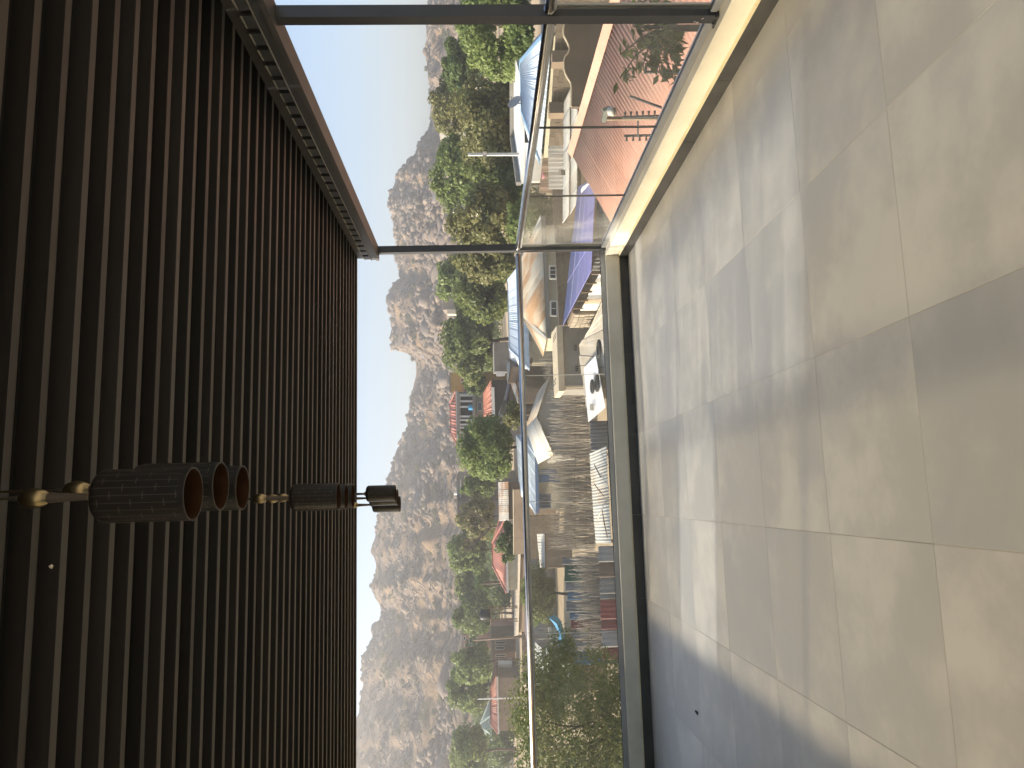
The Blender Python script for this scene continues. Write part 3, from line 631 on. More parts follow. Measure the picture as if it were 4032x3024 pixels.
def bare_tree(label, x, y, D, hpx):
    b = W(x, y, D); gz = float(ground_z(b[0], b[1])); e = empty('bare_tree', (b[0], b[1], gz), label, 'tree'); r = random.Random(11); tr = None
    top = b[2]; m = MB().tube([(b[0], b[1], gz), (b[0]+.1, b[1], (gz+top)/2), tuple(b)], [0.2, 0.16, 0.13], 6); tr = m.build('trunk', M_bark, e, True)
    def br(m, p, d, L_, rad, lv):
        q = p+d*L_; m.tube([p, (p+q)/2+v3([r.gauss(0, .06), r.gauss(0, .06), 0.03])*L_, q], [rad, rad*.75, rad*.45], 4, False)
        if lv:
            for _ in range(3):
                nd = d+v3([r.gauss(0, .5), r.gauss(0, .5), r.gauss(0.1, .35)]); nd /= np.linalg.norm(nd); br(m, p+(q-p)*r.uniform(.5, 1), nd, L_*r.uniform(.55, .8), rad*.5, lv-1)
    for k in range(6):
        a = k*1.05+r.random(); d = v3([math.cos(a)*0.8, math.sin(a)*0.6, r.uniform(0.4, 1.1)]); d /= np.linalg.norm(d); m = MB(); br(m, b, d, hpx*D/FPX*0.5, 0.075, 4); m.build('branch', M_bark, tr)
    return e
bare_tree('leafless tree with dark spreading branches before the grey flat roofs', 1935, 2075, 84, 150)
def droop_plant(label, x, y, D):
    """near shrub with long drooping leaves hanging along the shoots"""
    r = np.random.default_rng(3); c = W(2660, 110, D); e = empty('drooping_shrub', (c[0], c[1], -4.5), label, 'shrub')
    MB().tube([(c[0], c[1], -4.6), (c[0], c[1], c[2])], [0.05, 0.03], 7).build('stem', M_bark, e, True)
    tips = [(2440,310,D+.25),(2440,215,D+.5),(2530,262,D),(2490,105,D+.3),(2570,150,D-.2),(2600,300,D+.1),(2610,60,D+.4),(2480,20,D+.6),(2650,200,D-.15),(2660,330,D),(2545,-60,D+.4),(2440,-120,D+.7),(2560,200,D-.1),(2630,120,D+.2),(2500,170,D+.4)]
    for i, (tx, ty, td) in enumerate(tips):
        t = W(tx, ty, td); mid = (c+t)/2+v3([0, 0, 0.09]); m = MB().tube([c, mid, t], [0.012, 0.008, 0.004], 5); br = m.build('shoot', M_bark, e)
        Cs = []; Ds = []
        for k in range(38):
            s = 0.3+0.72*k/37; p = c*(1-s)**2+2*mid*s*(1-s)+t*s*s; Cs.append(p+r.normal(0, 0.022, 3)+[0, 0, -0.02])
        Cs = np.array(Cs); n = len(Cs); dr = r.normal(0, .55, (n, 3))+(t-c)/np.linalg.norm(t-c)*0.35+[0, 0, -0.75]; dr /= np.linalg.norm(dr, axis=1)[:, None]
        sd_ = np.cross(dr, r.normal(0, 1, (n, 3))); sd_ /= np.linalg.norm(sd_, axis=1)[:, None]; nn = np.cross(dr, sd_); L_ = r.uniform(0.075, 0.135, (n, 1))
        P = np.stack([Cs, Cs+dr*L_*.45+sd_*L_*.2+nn*L_*.08, Cs+dr*L_, Cs+dr*L_*.45-sd_*L_*.2+nn*L_*.08], 1).reshape(-1, 3)
        lo = bpy.data.objects.new('leaf_spray', mesh_np('leaf_spray', P-wloc(br), np.arange(4*n).reshape(n, 4), L_near, attr=np.repeat(r.random(n), 4))); link(lo, br); lo['kind'] = 'stuff'
    return e
droop_plant('shrub with long drooping leaves in front of the big red roof', 2560, 200, 6.6)
# ================================================================== TOWN
def metal(name, a, b, rust=None, rand=0.1, sc=0.6, thr3=(0.5,0.7), rough=0.55, stretch=(1,1,1)):
    return mat(name, a, b, sc, rough=rough, metal=0.0, c3=rust, scale3=sc*0.7, thr3=thr3, rand=rand, bump=0.1, bscale=8, spec=0.4, stretch=stretch)
R_red = metal('red_roof_paint', (0.66,0.36,0.25), (0.60,0.32,0.22), (0.68,0.42,0.30), 0.03)
R_redfar = metal('red_roof_far', (0.42,0.165,0.10), (0.36,0.14,0.09), (0.45,0.21,0.15), 0.05)
R_tile = metal('red_tile_sheet', (0.42,0.17,0.11), (0.36,0.14,0.095), None, 0.08)
R_blue = metal('violet_blue_roof', (0.20,0.20,0.42), (0.225,0.225,0.45), (0.27,0.27,0.47), 0.04, 0.5)
R_sky = metal('pale_blue_roof', (0.48,0.56,0.62), (0.54,0.61,0.66), (0.42,0.50,0.57), 0.05)
R_pale = metal('pale_zinc', (0.58,0.57,0.50), (0.50,0.48,0.41), (0.46,0.38,0.27), 0.07, 0.5, (0.52,0.72))
R_rust = metal('rusty_zinc', (0.52,0.48,0.38), (0.44,0.38,0.28), (0.36,0.21,0.10), 0.10, 0.35, (0.46,0.62))
R_white = metal('white_sheet', (0.72,0.71,0.66), (0.66,0.65,0.59), (0.58,0.54,0.46), 0.04)
R_brown = metal('brown_sheet', (0.13,0.085,0.055), (0.17,0.11,0.07), None, 0.1)
R_grey = metal('grey_sheet', (0.20,0.195,0.175), (0.26,0.25,0.22), (0.16,0.12,0.09), 0.2, 0.7)
R_green = metal('dark_green_sheet', (0.035,0.085,0.05), (0.05,0.10,0.06), (0.07,0.08,0.06), 0.05)
R_dred = metal('dull_red_sheet', (0.25,0.07,0.05), (0.20,0.06,0.045), (0.16,0.07,0.05), 0.08)
R_dblue = metal('dull_blue_sheet', (0.06,0.12,0.19), (0.08,0.15,0.22), (0.10,0.14,0.17), 0.08)
C_cream = mat('cream_wall', (0.46,0.42,0.31), (0.40,0.36,0.26), 0.7, rough=0.93, bump=0.1, c3=(0.33,0.29,0.21), scale3=0.4)
C_grey = mat('grey_wall', (0.27,0.255,0.22), (0.22,0.205,0.175), 0.6, rough=0.95, bump=0.12, c3=(0.30,0.26,0.20), scale3=0.3)
C_mud = mat('mud_wall', (0.25,0.19,0.13), (0.20,0.15,0.105), 0.8, rough=0.97, bump=0.3)
C_pink = mat('salmon_wall', (0.44,0.26,0.18), (0.38,0.22,0.155), 0.6, rough=0.93)
C_ochre = mat('ochre_wall', (0.42,0.28,0.09), (0.36,0.23,0.075), 0.6, rough=0.93)
C_white = mat('white_wall', (0.72,0.70,0.64), (0.66,0.63,0.56), 0.6, rough=0.9)
C_block = mat('brown_block', (0.15,0.118,0.085), (0.115,0.092,0.068), 2.5, rough=0.97, bump=0.4, rand=0.18)
C_slab = mat('sandy_concrete', (0.62,0.53,0.37), (0.54,0.45,0.31), 1.5, rough=0.95, bump=0.2)
C_stone = mat('rubble_stone', (0.33,0.28,0.21), (0.26,0.22,0.165), 3, rough=0.95, bump=0.4, rand=0.28)
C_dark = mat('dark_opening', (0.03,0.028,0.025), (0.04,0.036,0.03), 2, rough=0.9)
C_glass = mat('dark_window_glass', (0.05,0.055,0.06), rough=0.15, spec=0.6)
C_blue = mat('blue_joinery', (0.05,0.11,0.22), (0.06,0.13,0.26), 3, rough=0.6)
C_trim = mat('pale_trim', (0.62,0.60,0.54), rough=0.8)
M_wood = mat('weathered_wood', (0.22,0.165,0.11), (0.15,0.11,0.075), 3, rough=0.95, rand=0.25)
M_stick = mat('pale_stick', (0.43,0.39,0.325), (0.29,0.26,0.215), 3, rough=0.95, rand=0.5)
M_tyre = mat('rubber_tyre', (0.03,0.03,0.03), rough=0.85)
M_tarp = mat('blue_tarp', (0.05,0.28,0.50), (0.04,0.22,0.42), 2, rough=0.5)
UP = v3((0, 0, 1))
def lerp(a, b, t): return a+(b-a)*t
def roof_plane(parent, A, B, C, D, n, mt, pitch=0.2, h=0.02, thick=0.012, name='roof_sheet', prof='wave', jitter=0.0, kind=None):
    """A-B upper edge, D-C lower edge; ribs run from upper to lower edge; split into n sheets"""
    A, B, C, D = map(v3, (A, B, C, D)); nrm = np.cross(B-A, D-A); 
    if np.linalg.norm(nrm) < 1e-6: nrm = np.cross(C-D, A-D)*-1
    nrm = nrm/np.linalg.norm(nrm); nrm = nrm if nrm[2] > 0 else -nrm
    Ltot = max(np.linalg.norm(B-A), np.linalg.norm(C-D)); base = wloc(parent)
    for i in range(n):
        s0, s1 = i/n, (i+1)/n+(0.004 if i < n-1 else 0)
        k = max(2, int(round((s1-s0)*Ltot/pitch)))
        if prof == 'wave': m_ = 4; S = np.linspace(s0, s1, k*m_+1); hh = h*0.5*(1+np.sin(np.arange(k*m_+1)*2*math.pi/m_))
        else:                                                   # narrow upstanding ribs
            fr = np.array([0.0, 0.05, 0.11, 0.19, 0.25]); S = np.append((np.arange(k)[:, None]+fr[None]).ravel()/k, 1.0)*(s1-s0)+s0
            hh = np.append(np.tile([0, 0.9*h, h, 0.9*h, 0], k), 0.0)
        dz = (i % 2)*0.006+random.uniform(-jitter, jitter)
        e1 = C-D; L1 = np.linalg.norm(e1); e1 = e1/L1; e2 = np.cross(nrm, e1); e2 = e2 if e2 @ (A-D) > 0 else -e2
        ax, bx_, ay, by = (A-D) @ e1, (B-D) @ e1, (A-D) @ e2, (B-D) @ e2
        if -0.02*L1 <= ax <= bx_+1e-6 <= 1.02*L1 and (bx_-ax) < 0.97*L1:      # hipped: ribs square to the eave, cut by the hips
            px = S*L1; yt = np.interp(px, [0, max(ax, 1e-4), max(bx_, ax+1e-4), L1], [0, ay, by, 0])
            bot0 = D+np.outer(px, e1); top0 = bot0+np.outer(yt, e2)
        else: top0 = np.array([lerp(A, B, s) for s in S]); bot0 = np.array([lerp(D, C, s) for s in S])
        top = top0+np.outer(hh+dz, nrm); bot = bot0+np.outer(hh+dz+random.uniform(-jitter, jitter), nrm)
        q = len(S); V = np.concatenate([top, bot, top-nrm*thick, bot-nrm*thick])-base
        I = np.arange(q-1); F = [np.stack([I, I+1, q+I+1, q+I], 1), np.stack([2*q+I, 3*q+I, 3*q+I+1, 2*q+I+1], 1), np.stack([q+I, q+I+1, 3*q+I+1, 3*q+I], 1), np.stack([I+1, I, 2*q+I, 2*q+I+1], 1), np.array([[0, q, 3*q, 2*q], [q-1, 2*q-1+0, 4*q-1, 3*q-1]])]
        F[4][1] = [q-1, 3*q-1, 4*q-1, 2*q-1]
        o = bpy.data.objects.new(name, mesh_np(name, V, np.concatenate(F), mt)); link(o, parent)
        if kind: o['kind'] = kind
def slab(parent, name, pts, th, mt):                     # polygon top face, thickness downwards
    return MB().prism([v3(p)-UP*th for p in pts], UP*th).build(name, mt, parent)
def wall(parent, a, b, ztop, zbot, mt, th=0.18, name='wall', ztop2=None):
    a, b = v3(a)[:2], v3(b)[:2]; t = (b-a)/np.linalg.norm(b-a); n = v3([-t[1], t[0]])*th/2; z2 = ztop if ztop2 is None else ztop2
    V = [(*(a-n), zbot), (*(b-n), zbot), (*(b+n), zbot), (*(a+n), zbot), (*(a-n), ztop), (*(b-n), z2), (*(b+n), z2), (*(a+n), ztop)]
    return MB().add(V, BOXF).build(name, mt, parent)
def inset(a, b, t0, t1): return lerp(v3(a), v3(b), t0), lerp(v3(a), v3(b), t1)
def toward(p, d): q = v3(p)-EYE; q[2] = 0; return v3(p)-q/np.linalg.norm(q)*d
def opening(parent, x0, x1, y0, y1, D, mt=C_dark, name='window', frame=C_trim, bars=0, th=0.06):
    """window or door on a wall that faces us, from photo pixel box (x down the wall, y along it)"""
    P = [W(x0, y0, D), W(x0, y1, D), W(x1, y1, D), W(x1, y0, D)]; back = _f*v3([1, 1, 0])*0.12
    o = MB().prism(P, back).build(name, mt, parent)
    if frame:
        for a, b in zip(P, P[1:]+P[:1]):
            MB().bar(a-_f*0.02, b-_f*0.02, th, 0.07).build('frame', frame, o)
    for k in range(bars):
        t = (k+1)/(bars+1); MB().bar(lerp(P[0], P[1], t)-_f*0.015, lerp(P[3], P[2], t)-_f*0.015, 0.03, 0.03).build('glazing_bar', frame or C_trim, o)
    return o
def gz(p): return float(ground_z(p[0], p[1]))
_blk = {}
def piece(me, parent, loc, rz, scale, name):
    o = bpy.data.objects.new(name, me); link(o, parent); o.location = v3(loc)-wloc(parent); o.rotation_euler.z = rz; o.scale = scale; return o
def block_mesh(name, mt):
    if name in _blk: return _blk[name]
    c = 0.04; V = []
    for z in (0, 1):
        for x, y in ((0, 0), (1, 0), (1, 1), (0, 1)): V.append((x, y, z))
    me = mesh_np(name, V, BOXF, mt); _blk[name] = me; return me
def block_wall(parent, a, b, ztop, zbot, mt, mtback, bl=0.42, bh=0.21, th=0.16, ragged=0.0, nm='block'):
    a, b = v3(a), v3(b); L_ = np.linalg.norm((b-a)[:2]); t = (b-a)[:2]/L_; rz = math.atan2(t[1], t[0])
    wall(parent, (*a[:2], 0), (*b[:2], 0), ztop-0.02-ragged, zbot, mtback, th*0.8)
    nn = v3([-t[1], t[0]]); rows = int((ztop-zbot)/bh); me = block_mesh(nm+mt.name, mt)
    for j in range(rows):
        z = ztop-(j+1)*bh; x = -0.5*bl*(j % 2)
        while x < L_:
            x0, x1 = max(0, x), min(L_, x+bl-0.018); x += bl
            if x1-x0 < 0.08 or (ragged and j == 0 and random.random() < 0.4): continue
            pr = random.uniform(0, 0.014); p = a[:2]+t*x0-nn*(th/2+pr)
            piece(me, parent, (p[0], p[1], z), rz, (x1-x0, th+2*pr, bh-0.018), nm)
# ---------------------------------------------------------------- right side, near to far
# big red gable roof below the right curb
R1 = Wz(2244, 590, -1.0); R2 = Wz(2384, 103, -1.0); R3 = R1+(R2-R1)*2.1; Ev = Wz(2405, 869, -2.02)-R1; Ev = Ev*2.1
e = empty('red_roof_house', (*(R2+Ev*0.5)[:2], -4.5), 'house with the big red ribbed roof close to the terrace', 'house')
roof_plane(e, R1, R3, R3+Ev, R1+Ev, 9, R_red, 0.17, 0.032, prof='rib')
Ew = v3([-Ev[0], -Ev[1], Ev[2]]); roof_plane(e, R3, R1, R1+Ew, R3+Ew, 9, R_red, 0.17, 0.032, prof='rib')
t_ = (R2-R1)/np.linalg.norm(R2-R1); MB().prism([R1-t_*0.1+UP*0.055, R1-t_*0.1+Ev*0.05+UP*0.045, R1-t_*0.1+Ew*0.05+UP*0.045], R3-R1).build('ridge_cap', R_red, e)
for k in range(34):
    p = lerp(R1, R3, (k+0.5)/34)+Ev*0.054+UP*0.045; MB().tube([p, p+UP*0.015], 0.012, 5).build('ridge_screw', M_post, e)
q = R1+Ev*0.93; wall(e, R1+Ev*0.93+t_*0.35, R3+Ev*0.93, q[2]-0.1, -4.6, C_cream); wall(e, R1+Ev*0.93+t_*0.35, R1+Ew*0.93+t_*0.35, q[2]-0.1, -4.6, C_cream)
MB().prism([R1+t_*0.35+Ev*0.9-UP*0.12, R1+t_*0.35-UP*0.1, R1+t_*0.35+Ew*0.9-UP*0.12], t_*0.15).build('gable', C_cream, e)
# electric fence posts and floodlight standing on the boundary wall between
bw = empty('boundary_wall', (*W(2600, 380, 8.6)[:2], -4.5), 'boundary wall mostly hidden by the curb, carrying the electric fence posts', 'wall')
a_, b_ = W(2650, 900, 10.0), W(2650, -350, 7.2); wall(bw, a_, b_, -1.55, -4.6, C_grey, 0.2)
def fence_post(pix, label, teeth, side=1):
    (x0, y0), (x1, y1), D = pix; a, b = W(x0, y0, D), W(x1, y1, D); b2 = v3([b[0], b[1], -1.6]) if teeth else b
    e = empty('fence_post', b2, label, 'fence post', 'angle iron posts of the electric fence'); MB().bar(a, b, 0.022, 0.022).bar(b, b2+UP*0.001, 0.022).build('angle_bar', M_post, e)
    for k in range(teeth):
        p = lerp(a, b, (k+0.4)/teeth); MB().tube([p, p+_r*side*0.04], [0.008, 0.011], 7).tube([p+_r*side*0.04, p+_r*side*0.06], 0.014, 7).build('insulator', M_post, e)
    return e
fence_post(((2535, 284), (2665, 283), 8.0), 'fence post with a comb of insulators beside the drooping shrub', 6)
fence_post(((2452, 462), (2592, 457), 8.5), 'fence post with insulators close to the floodlight pole', 6)
fence_post(((2457, 535), (2560, 533), 8.8), 'fence post with insulators furthest from the floodlight', 4, -1)
fence_post(((2479, 378), (2605, 424), 8.4), 'slanting iron brace between the fence posts and the drooping shrub', 0)
e = empty('floodlight_pole', W(2592, 466, 8.55), 'thin pole with a T shaped arm and small floodlight over the red roof', 'floodlight')
a, b = W(2376, 468, 8.6), W(2592, 463, 8.5); MB().bar(a, v3([b[0], b[1], -1.6]), 0.035).build('pole', M_wood, e)
c_ = W(2388, 428, 8.5); MB().bar(a-_r*0.03, c_, 0.05, 0.05).build('arm', mat('grey_bracket', (0.2,0.21,0.18), rough=0.7), e); MB().bar(W(2372, 436, 8.5), W(2400, 424, 8.5), 0.05, 0.04).build('bracket', mat('grey_bracket', (0.2,0.21,0.18)), e)
l_ = MB().tube([c_+_d*0.03, W(2404, 440, 8.45), W(2418, 440, 8.42)], [0.03, 0.045, 0.05], 12).build('lamp_head', C_trim, e, True); MB().tube([W(2418, 440, 8.42), W(2420, 440, 8.42)], 0.045, 12).build('lens', C_glass, l_)
MB().bar(W(2512, 455, 8.6), W(2512, 538, 8.8), 0.018).build('cross_bar', M_post, e)

# scalloped wall in shade, block wall behind it
e = empty('scalloped_wall', (*W(2240, 250, 23)[:2], -4.5), 'brown wall with a scalloped coping beyond the big red roof', 'wall')
pts = [(2228,60),(2219,120),(2221,140),(2232,160),(2241,180),(2243,192),(2238,210),(2226,222),(2221,240),(2222,270),(2227,290),(2238,310),(2248,325),(2251,345),(2250,420)]
P = [W(x, y, 24.5) for x, y in pts]; MB().prism([*P, v3([*P[-1][:2], -4.6]), v3([*P[0][:2], -4.6])], _f*v3([1,1,0])*0.2).build('wall', mat('dark_brown_render', (0.135,0.10,0.075), (0.11,0.085,0.065), 1.5, rough=0.95, bump=0.2), e)
MB().tube([p+UP*0.012 for p in P], 0.03, 6).build('coping', C_slab, e)
e = empty('block_wall', (*W(2200, 300, 33)[:2], -4.5), 'long brown block wall in front of the pale blue roofed house', 'wall')
a_, b_ = W(2183, 570, 33), W(2200, -120, 27.5); block_wall(e, a_, b_, a_[2]+0.25, -4.6, C_block, C_mud, 0.45, 0.225)
for y_ in (235, 435): p = W(2176, y_, 31.2 if y_ > 300 else 29.6); bx((p[0]-0.24, p[1]-0.24, -4.6), (p[0]+0.24, p[1]+0.24, a_[2]+0.38)).build('pillar', C_mud, e)
e = empty('block_wall', (*W(2210, 1060, 34)[:2], -4.5), 'brown block wall between the blue roof and the rusty hipped roof', 'wall')
a_, b_ = W(2194, 1283, 34), W(2196, 700, 35.8); block_wall(e, a_, b_, W(2193, 1000, 34)[2], -4.6, C_block, C_mud, 0.45, 0.225)
# pale sheet lean-to roof
e = empty('sheet_roof_shed', (*W(2250, 620, 27)[:2], -4.5), 'lean-to with long pale corrugated roof beside the big red roof', 'shed')
A, B, C, D = Wz(2216, 880, -1.72), Wz(2221, 399, -1.72), Wz(2276, 285, -2.05), Wz(2272, 800, -2.05)
mA, mB = lerp(A, D, 0.46), lerp(B, C, 0.46)
roof_plane(e, A, B, mB, mA, 7, R_pale, 0.16, 0.022, jitter=0.006); roof_plane(e, mA-UP*0.05, mB-UP*0.05, C, D, 7, R_pale, 0.16, 0.022, jitter=0.006)
wall(e, lerp(D, A, 0.1), lerp(C, B, 0.1), -2.2, -4.6, C_mud); wall(e, lerp(A, D, 0.05), lerp(B, C, 0.05), -1.9, -4.6, C_mud)
MB().prism([W(2216, 668, 28), W(2216, 690, 28), W(2226, 690, 27.5), W(2226, 668, 27.5)], UP*0.16).build('brick_weight', C_stone, e)
# blue roofed long shed with patched side
e = empty('blue_roof_shed', (*W(2300, 1000, 25)[:2], -4.5), 'long shed with violet blue sheet roof and patched rusty side', 'shed')
A, B, C, D = W(2216, 1283, 29.2), W(2276, 735, 26.0), W(2345, 700, 22.6), W(2328, 1066, 23.2)
roof_plane(e, A, B, C, D, 3, R_blue, 0.3, 0.005)
for t in (0.3, 0.55, 0.78): MB().bar(lerp(A, D, t)+UP*0.012, lerp(B, C, t)+UP*0.012, 0.035, 0.012).build('sheet_lap', metal('blue_lap', (0.30,0.31,0.50), (0.27,0.28,0.47), None, 0.02), e)
g_ = v3([0, 0, -4.6]); fw0, fw1 = lerp(D, A, 0.06), lerp(C, B, 0.06)
roof_plane(e, fw0-UP*0.08, fw1-UP*0.08, v3([*fw1[:2], -4.6]), v3([*fw0[:2], -4.6]), 8, R_grey, 0.14, 0.02, name='wall_sheet')
S0, S1 = lerp(D, A, 0.03), lerp(D, A, 0.97)
for k in range(9):
    a, b = lerp(S0, S1, k*0.078), lerp(S0, S1, (k+1)*0.078); dz = 0.3+0.06*random.random()
    roof_plane(e, a-UP*dz, b-UP*dz, v3([*b[:2], -3.9+random.uniform(-.2, .2)]), v3([*a[:2], -3.9]), 1, [R_pale, R_grey, R_rust, R_pale][k % 4], 0.12, 0.02, name='wall_sheet', jitter=0.02)
    if k % 2 == 0: MB().bar(a-UP*0.03, a-UP*(dz+0.06), 0.1, 0.06).build('eave_strut', M_wood, e)
wall(e, lerp(S0, S1, 0.69), lerp(S0, S1, 0.99), S1[2]-0.15, -4.6, C_mud, 0.2)
a0, b0 = lerp(S0, S1, 0.69), lerp(S0, S1, 0.99); L_ = np.linalg.norm((b0-a0)[:2]); tt = (b0-a0)[:2]/L_; rz = math.atan2(tt[1], tt[0]); nn = v3([-tt[1], tt[0]]); me = block_mesh('stone', C_stone)
z = S1[2]-0.2
while z > -4.3:
    x = 0; hgt = random.uniform(0.13, 0.22)
    while x < L_-0.05:
        wd = random.uniform(0.16, 0.36); 
        for sg in (-1, 1):
            p = a0[:2]+tt*x+nn*(0.09 if sg > 0 else -0.09-0.06); piece(me, e, (p[0], p[1], z-hgt), rz+random.uniform(-.03, .03), (min(wd, L_-x)-0.02, 0.06+random.uniform(0, 0.03), hgt-0.02), 'stone')
        x += wd
    z -= hgt
# rusty hipped roof on cream house
e = empty('rusty_roof_house', (*W(2200, 1150, 40)[:2], -4.5), 'cream house under a rust streaked hipped roof', 'house')
F1, F2, Bl = W(2153, 1333, 38), W(2131, 852, 40.5), W(2140, 1402, 44); Q1, Q2 = W(2062, 1243, 43), W(2056, 1026, 44.5)
Br = F2+(Bl-F1); R_rust2 = R_rust
roof_plane(e, Q1, Q2, F2, F1, 12, R_rust, 0.19, 0.024); roof_plane(e, Q1, Q1, F1, Bl, 3, R_rust, 0.19, 0.024); roof_plane(e, Q2, Q1, Bl, Br, 8, R_rust, 0.19, 0.024); roof_plane(e, Q2, Q2, Br, F2, 3, R_rust, 0.19, 0.024)
for a, b in ((Q1, Q2), (Q1, F1), (Q2, F2), (Q1, Bl)): MB().bar(a+UP*0.03, b+UP*0.03, 0.18, 0.03).build('ridge_cap', R_pale, e)
ctr = (F1+F2+Bl+Br)/4; k_ = 0.9; w1, w2, w3, w4 = [lerp(ctr, p, k_) for p in (F1, F2, Br, Bl)]
for a, b in ((w1, w2), (w2, w3), (w3, w4), (w4, w1)): wall(e, a, b, min(F1[2], F2[2])-0.06, -4.6, C_cream)
MB().bar(F1-UP*0.12, F2-UP*0.12, 0.05, 0.2).build('fascia', C_grey, e)
opening(e, 2164, 2190, 1047, 1097, 38.2, C_glass, bars=2); opening(e, 2168, 2193, 1186, 1243, 37.7, C_glass, bars=1); opening(e, 2148, 2190, 868, 886, 39.6, C_dark, 'doorway', None)
# pale blue house at the right, white flat roof behind
e = empty('pale_blue_roof_house', (*W(2130, 350, 36)[:2], -4.5), 'house with pale blue hipped roof and darker blue ridge, near the satellite dish', 'house')
F1, F2 = W(2128, 641, 38), W(2176, 100, 31.2); Q1, Q2 = W(2052, 434, 42.5), W(2048, 243, 40.5); dv = v3([*(Q1-F1)[:2], 0]); dv = v3([0.55, 0.95, 0])*8.0
Bl, Br = F1+dv, F2+dv
roof_plane(e, Q1, Q2, F2, F1, 9, R_sky, 0.22, 0.024, prof='rib'); roof_plane(e, Q1, Q1, F1, Bl, 4, R_sky, 0.22, 0.024, prof='rib'); roof_plane(e, Q2, Q2, Br, F2, 4, R_sky, 0.22, 0.024, prof='rib'); roof_plane(e, Q2, Q1, Bl, Br, 6, R_sky, 0.22, 0.024, prof='rib')
R_trim = mat('mid_blue_trim', (0.20,0.33,0.45), (0.24,0.38,0.5), 3, rough=0.6)
for a, b in ((Q1, Q2), (Q1, F1), (Q2, F2)): MB().bar(a+UP*0.03, b+UP*0.03, 0.2, 0.03).build('ridge_cap', R_trim, e)
ctr = (F1+F2+Bl+Br)/4; w1, w2, w3, w4 = [lerp(ctr, p, 0.9) for p in (F1, F2, Br, Bl)]
for a, b in ((w1, w2), (w2, w3), (w3, w4), (w4, w1)): wall(e, a, b, min(F1[2], F2[2])-0.1, -4.6, C_cream)
e = empty('white_flat_roof_house', (*W(2050, 560, 47)[:2], -4.5), 'white flat roofed house with concrete parapet behind the satellite dish', 'house')
A, B, C, D = W(2043, 724, 45), W(2030, 541, 52), W(2034, 200, 50), W(2062, 300, 43); zt = 1.5-0.0
zf = W(2046, 700, 46)[2]; A, B, C, D = [v3([*p[:2], zf]) for p in (A, B, C, D)]
slab(e, 'roof_slab', [A, D, C, B], 0.25, C_white)
for a, b in ((A, B), (B, C)): MB().bar(a+UP*0.12, b+UP*0.12, 0.2, 0.3).build('parapet', C_grey, e)
for a, b in ((A, B), (B, C), (C, D), (D, A)): wall(e, lerp((A+C)/2, a, 0.97), lerp((A+C)/2, b, 0.97), zf-0.25, -4.6, C_white)
opening(e, 2066, 2096, 500, 560, 43.5, C_dark, 'doorway', None)
def dish(label, x, y, D, R_=0.5):
    p = W(x, y, D); e = empty('satellite_dish', p-UP*0.55, label, 'satellite dish'); ax = v3([0.35, -0.75, 0.55]); ax /= np.linalg.norm(ax); u = np.cross(ax, UP); u /= np.linalg.norm(u); v = np.cross(ax, u); V = []; F = []
    for i in range(6):
        rr = R_*i/5
        for k in range(20): V.append(p+ax*(0.3*(rr/R_)**2*R_)+(u*math.cos(k*.314159)+v*math.sin(k*.314159))*rr)
    for i in range(5): F += [(i*20+k, i*20+(k+1) % 20, (i+1)*20+(k+1) % 20, (i+1)*20+k) for k in range(20)]
    MB().add(V, F).build('reflector', mat('dish_grey', (0.36,0.35,0.33), rough=0.6), e, True); MB().tube([p-UP*0.55, p-UP*0.02], 0.03, 8).build('mast', M_post, e); MB().tube([p-v*R_*0.9, p+ax*0.45], 0.012, 5).tube([p+ax*0.40, p+ax*0.5], 0.03, 8).build('feed_arm', M_post, e); return e
dish('grey satellite dish standing behind the pale blue hipped roof', 2030, 407, 42, 0.42)
e = empty('concrete_pole', (*W(2036, 612, 46)[:2], -4.5), 'tall pale concrete pole standing before the dark trees', 'pole')
a, b = W(1842, 608, 46), W(2040, 610, 46); MB().bar(a, v3([b[0], b[1], -4.6]), 0.15, 0.13, up=(0, 1, 0)).build('shaft', mat('pale_concrete', (0.52,0.5,0.44), rough=0.9), e); p = W(1908, 608, 45.9); MB().box(p-0.12, p+0.12).build('cross_clamp', M_steel, e)
# gates and junk by the pink bowl
e = empty('sheet_metal_gate', (*W(2140, 680, 40)[:2], -4.5), 'brown sheet metal gate beside the block wall and pink bowl', 'gate')
a, b = W(2122, 760, 41), W(2140, 590, 39); roof_plane(e, a, b, v3([*b[:2], -4.5]), v3([*a[:2], -4.5]), 4, R_brown, 0.3, 0.03, name='gate_sheet', prof='rib')
e = empty('mesh_panel_fence', (*W(2190, 640, 31)[:2], -4.5), 'dark grey panel fence behind the pale lean-to roof', 'fence')
a, b = W(2160, 745, 34), W(2158, 572, 33); roof_plane(e, a, b, v3([*b[:2], -4.5]), v3([*a[:2], -4.5]), 5, R_grey, 0.16, 0.03, name='panel')
# ---------------------------------------------------------------- middle, near roofs
def tyre(label, x, y, z, R_, tilt=0.0):
    p = Wz(x, y, z); e = empty('tyre', p, label, 'tyre', 'old tyres weighing down the roof sheets'); V = []; F = []; n, m = 22, 8
    for i in range(n):
        a = i*2*math.pi/n
        for k in range(m):
            b = k*2*math.pi/m; rr = R_+0.055*math.cos(b); V.append(p+v3([math.cos(a)*rr, math.sin(a)*rr, 0.05*math.sin(b)+0.05+tilt*math.cos(a)*rr]))
    F = [(i*m+k, ((i+1) % n)*m+k, ((i+1) % n)*m+(k+1) % m, i*m+(k+1) % m) for i in range(n) for k in range(m)]
    MB().add(V, F).build('tread', M_tyre, e, True); return e
e = empty('plank_roof_shed', (*W(2340, 1400, 25)[:2], -4.5), 'low shed with sun bleached plank roof carrying tyres', 'shed')
ZR = -2.3; A, B = Wz(2284, 1362, ZR+0.1), Wz(2309, 1604, ZR+0.1); C, D = Wz(2400, 1604, ZR-0.15), Wz(2400, 1130, ZR-0.15); E_ = Wz(2330, 1285, ZR+0.05)
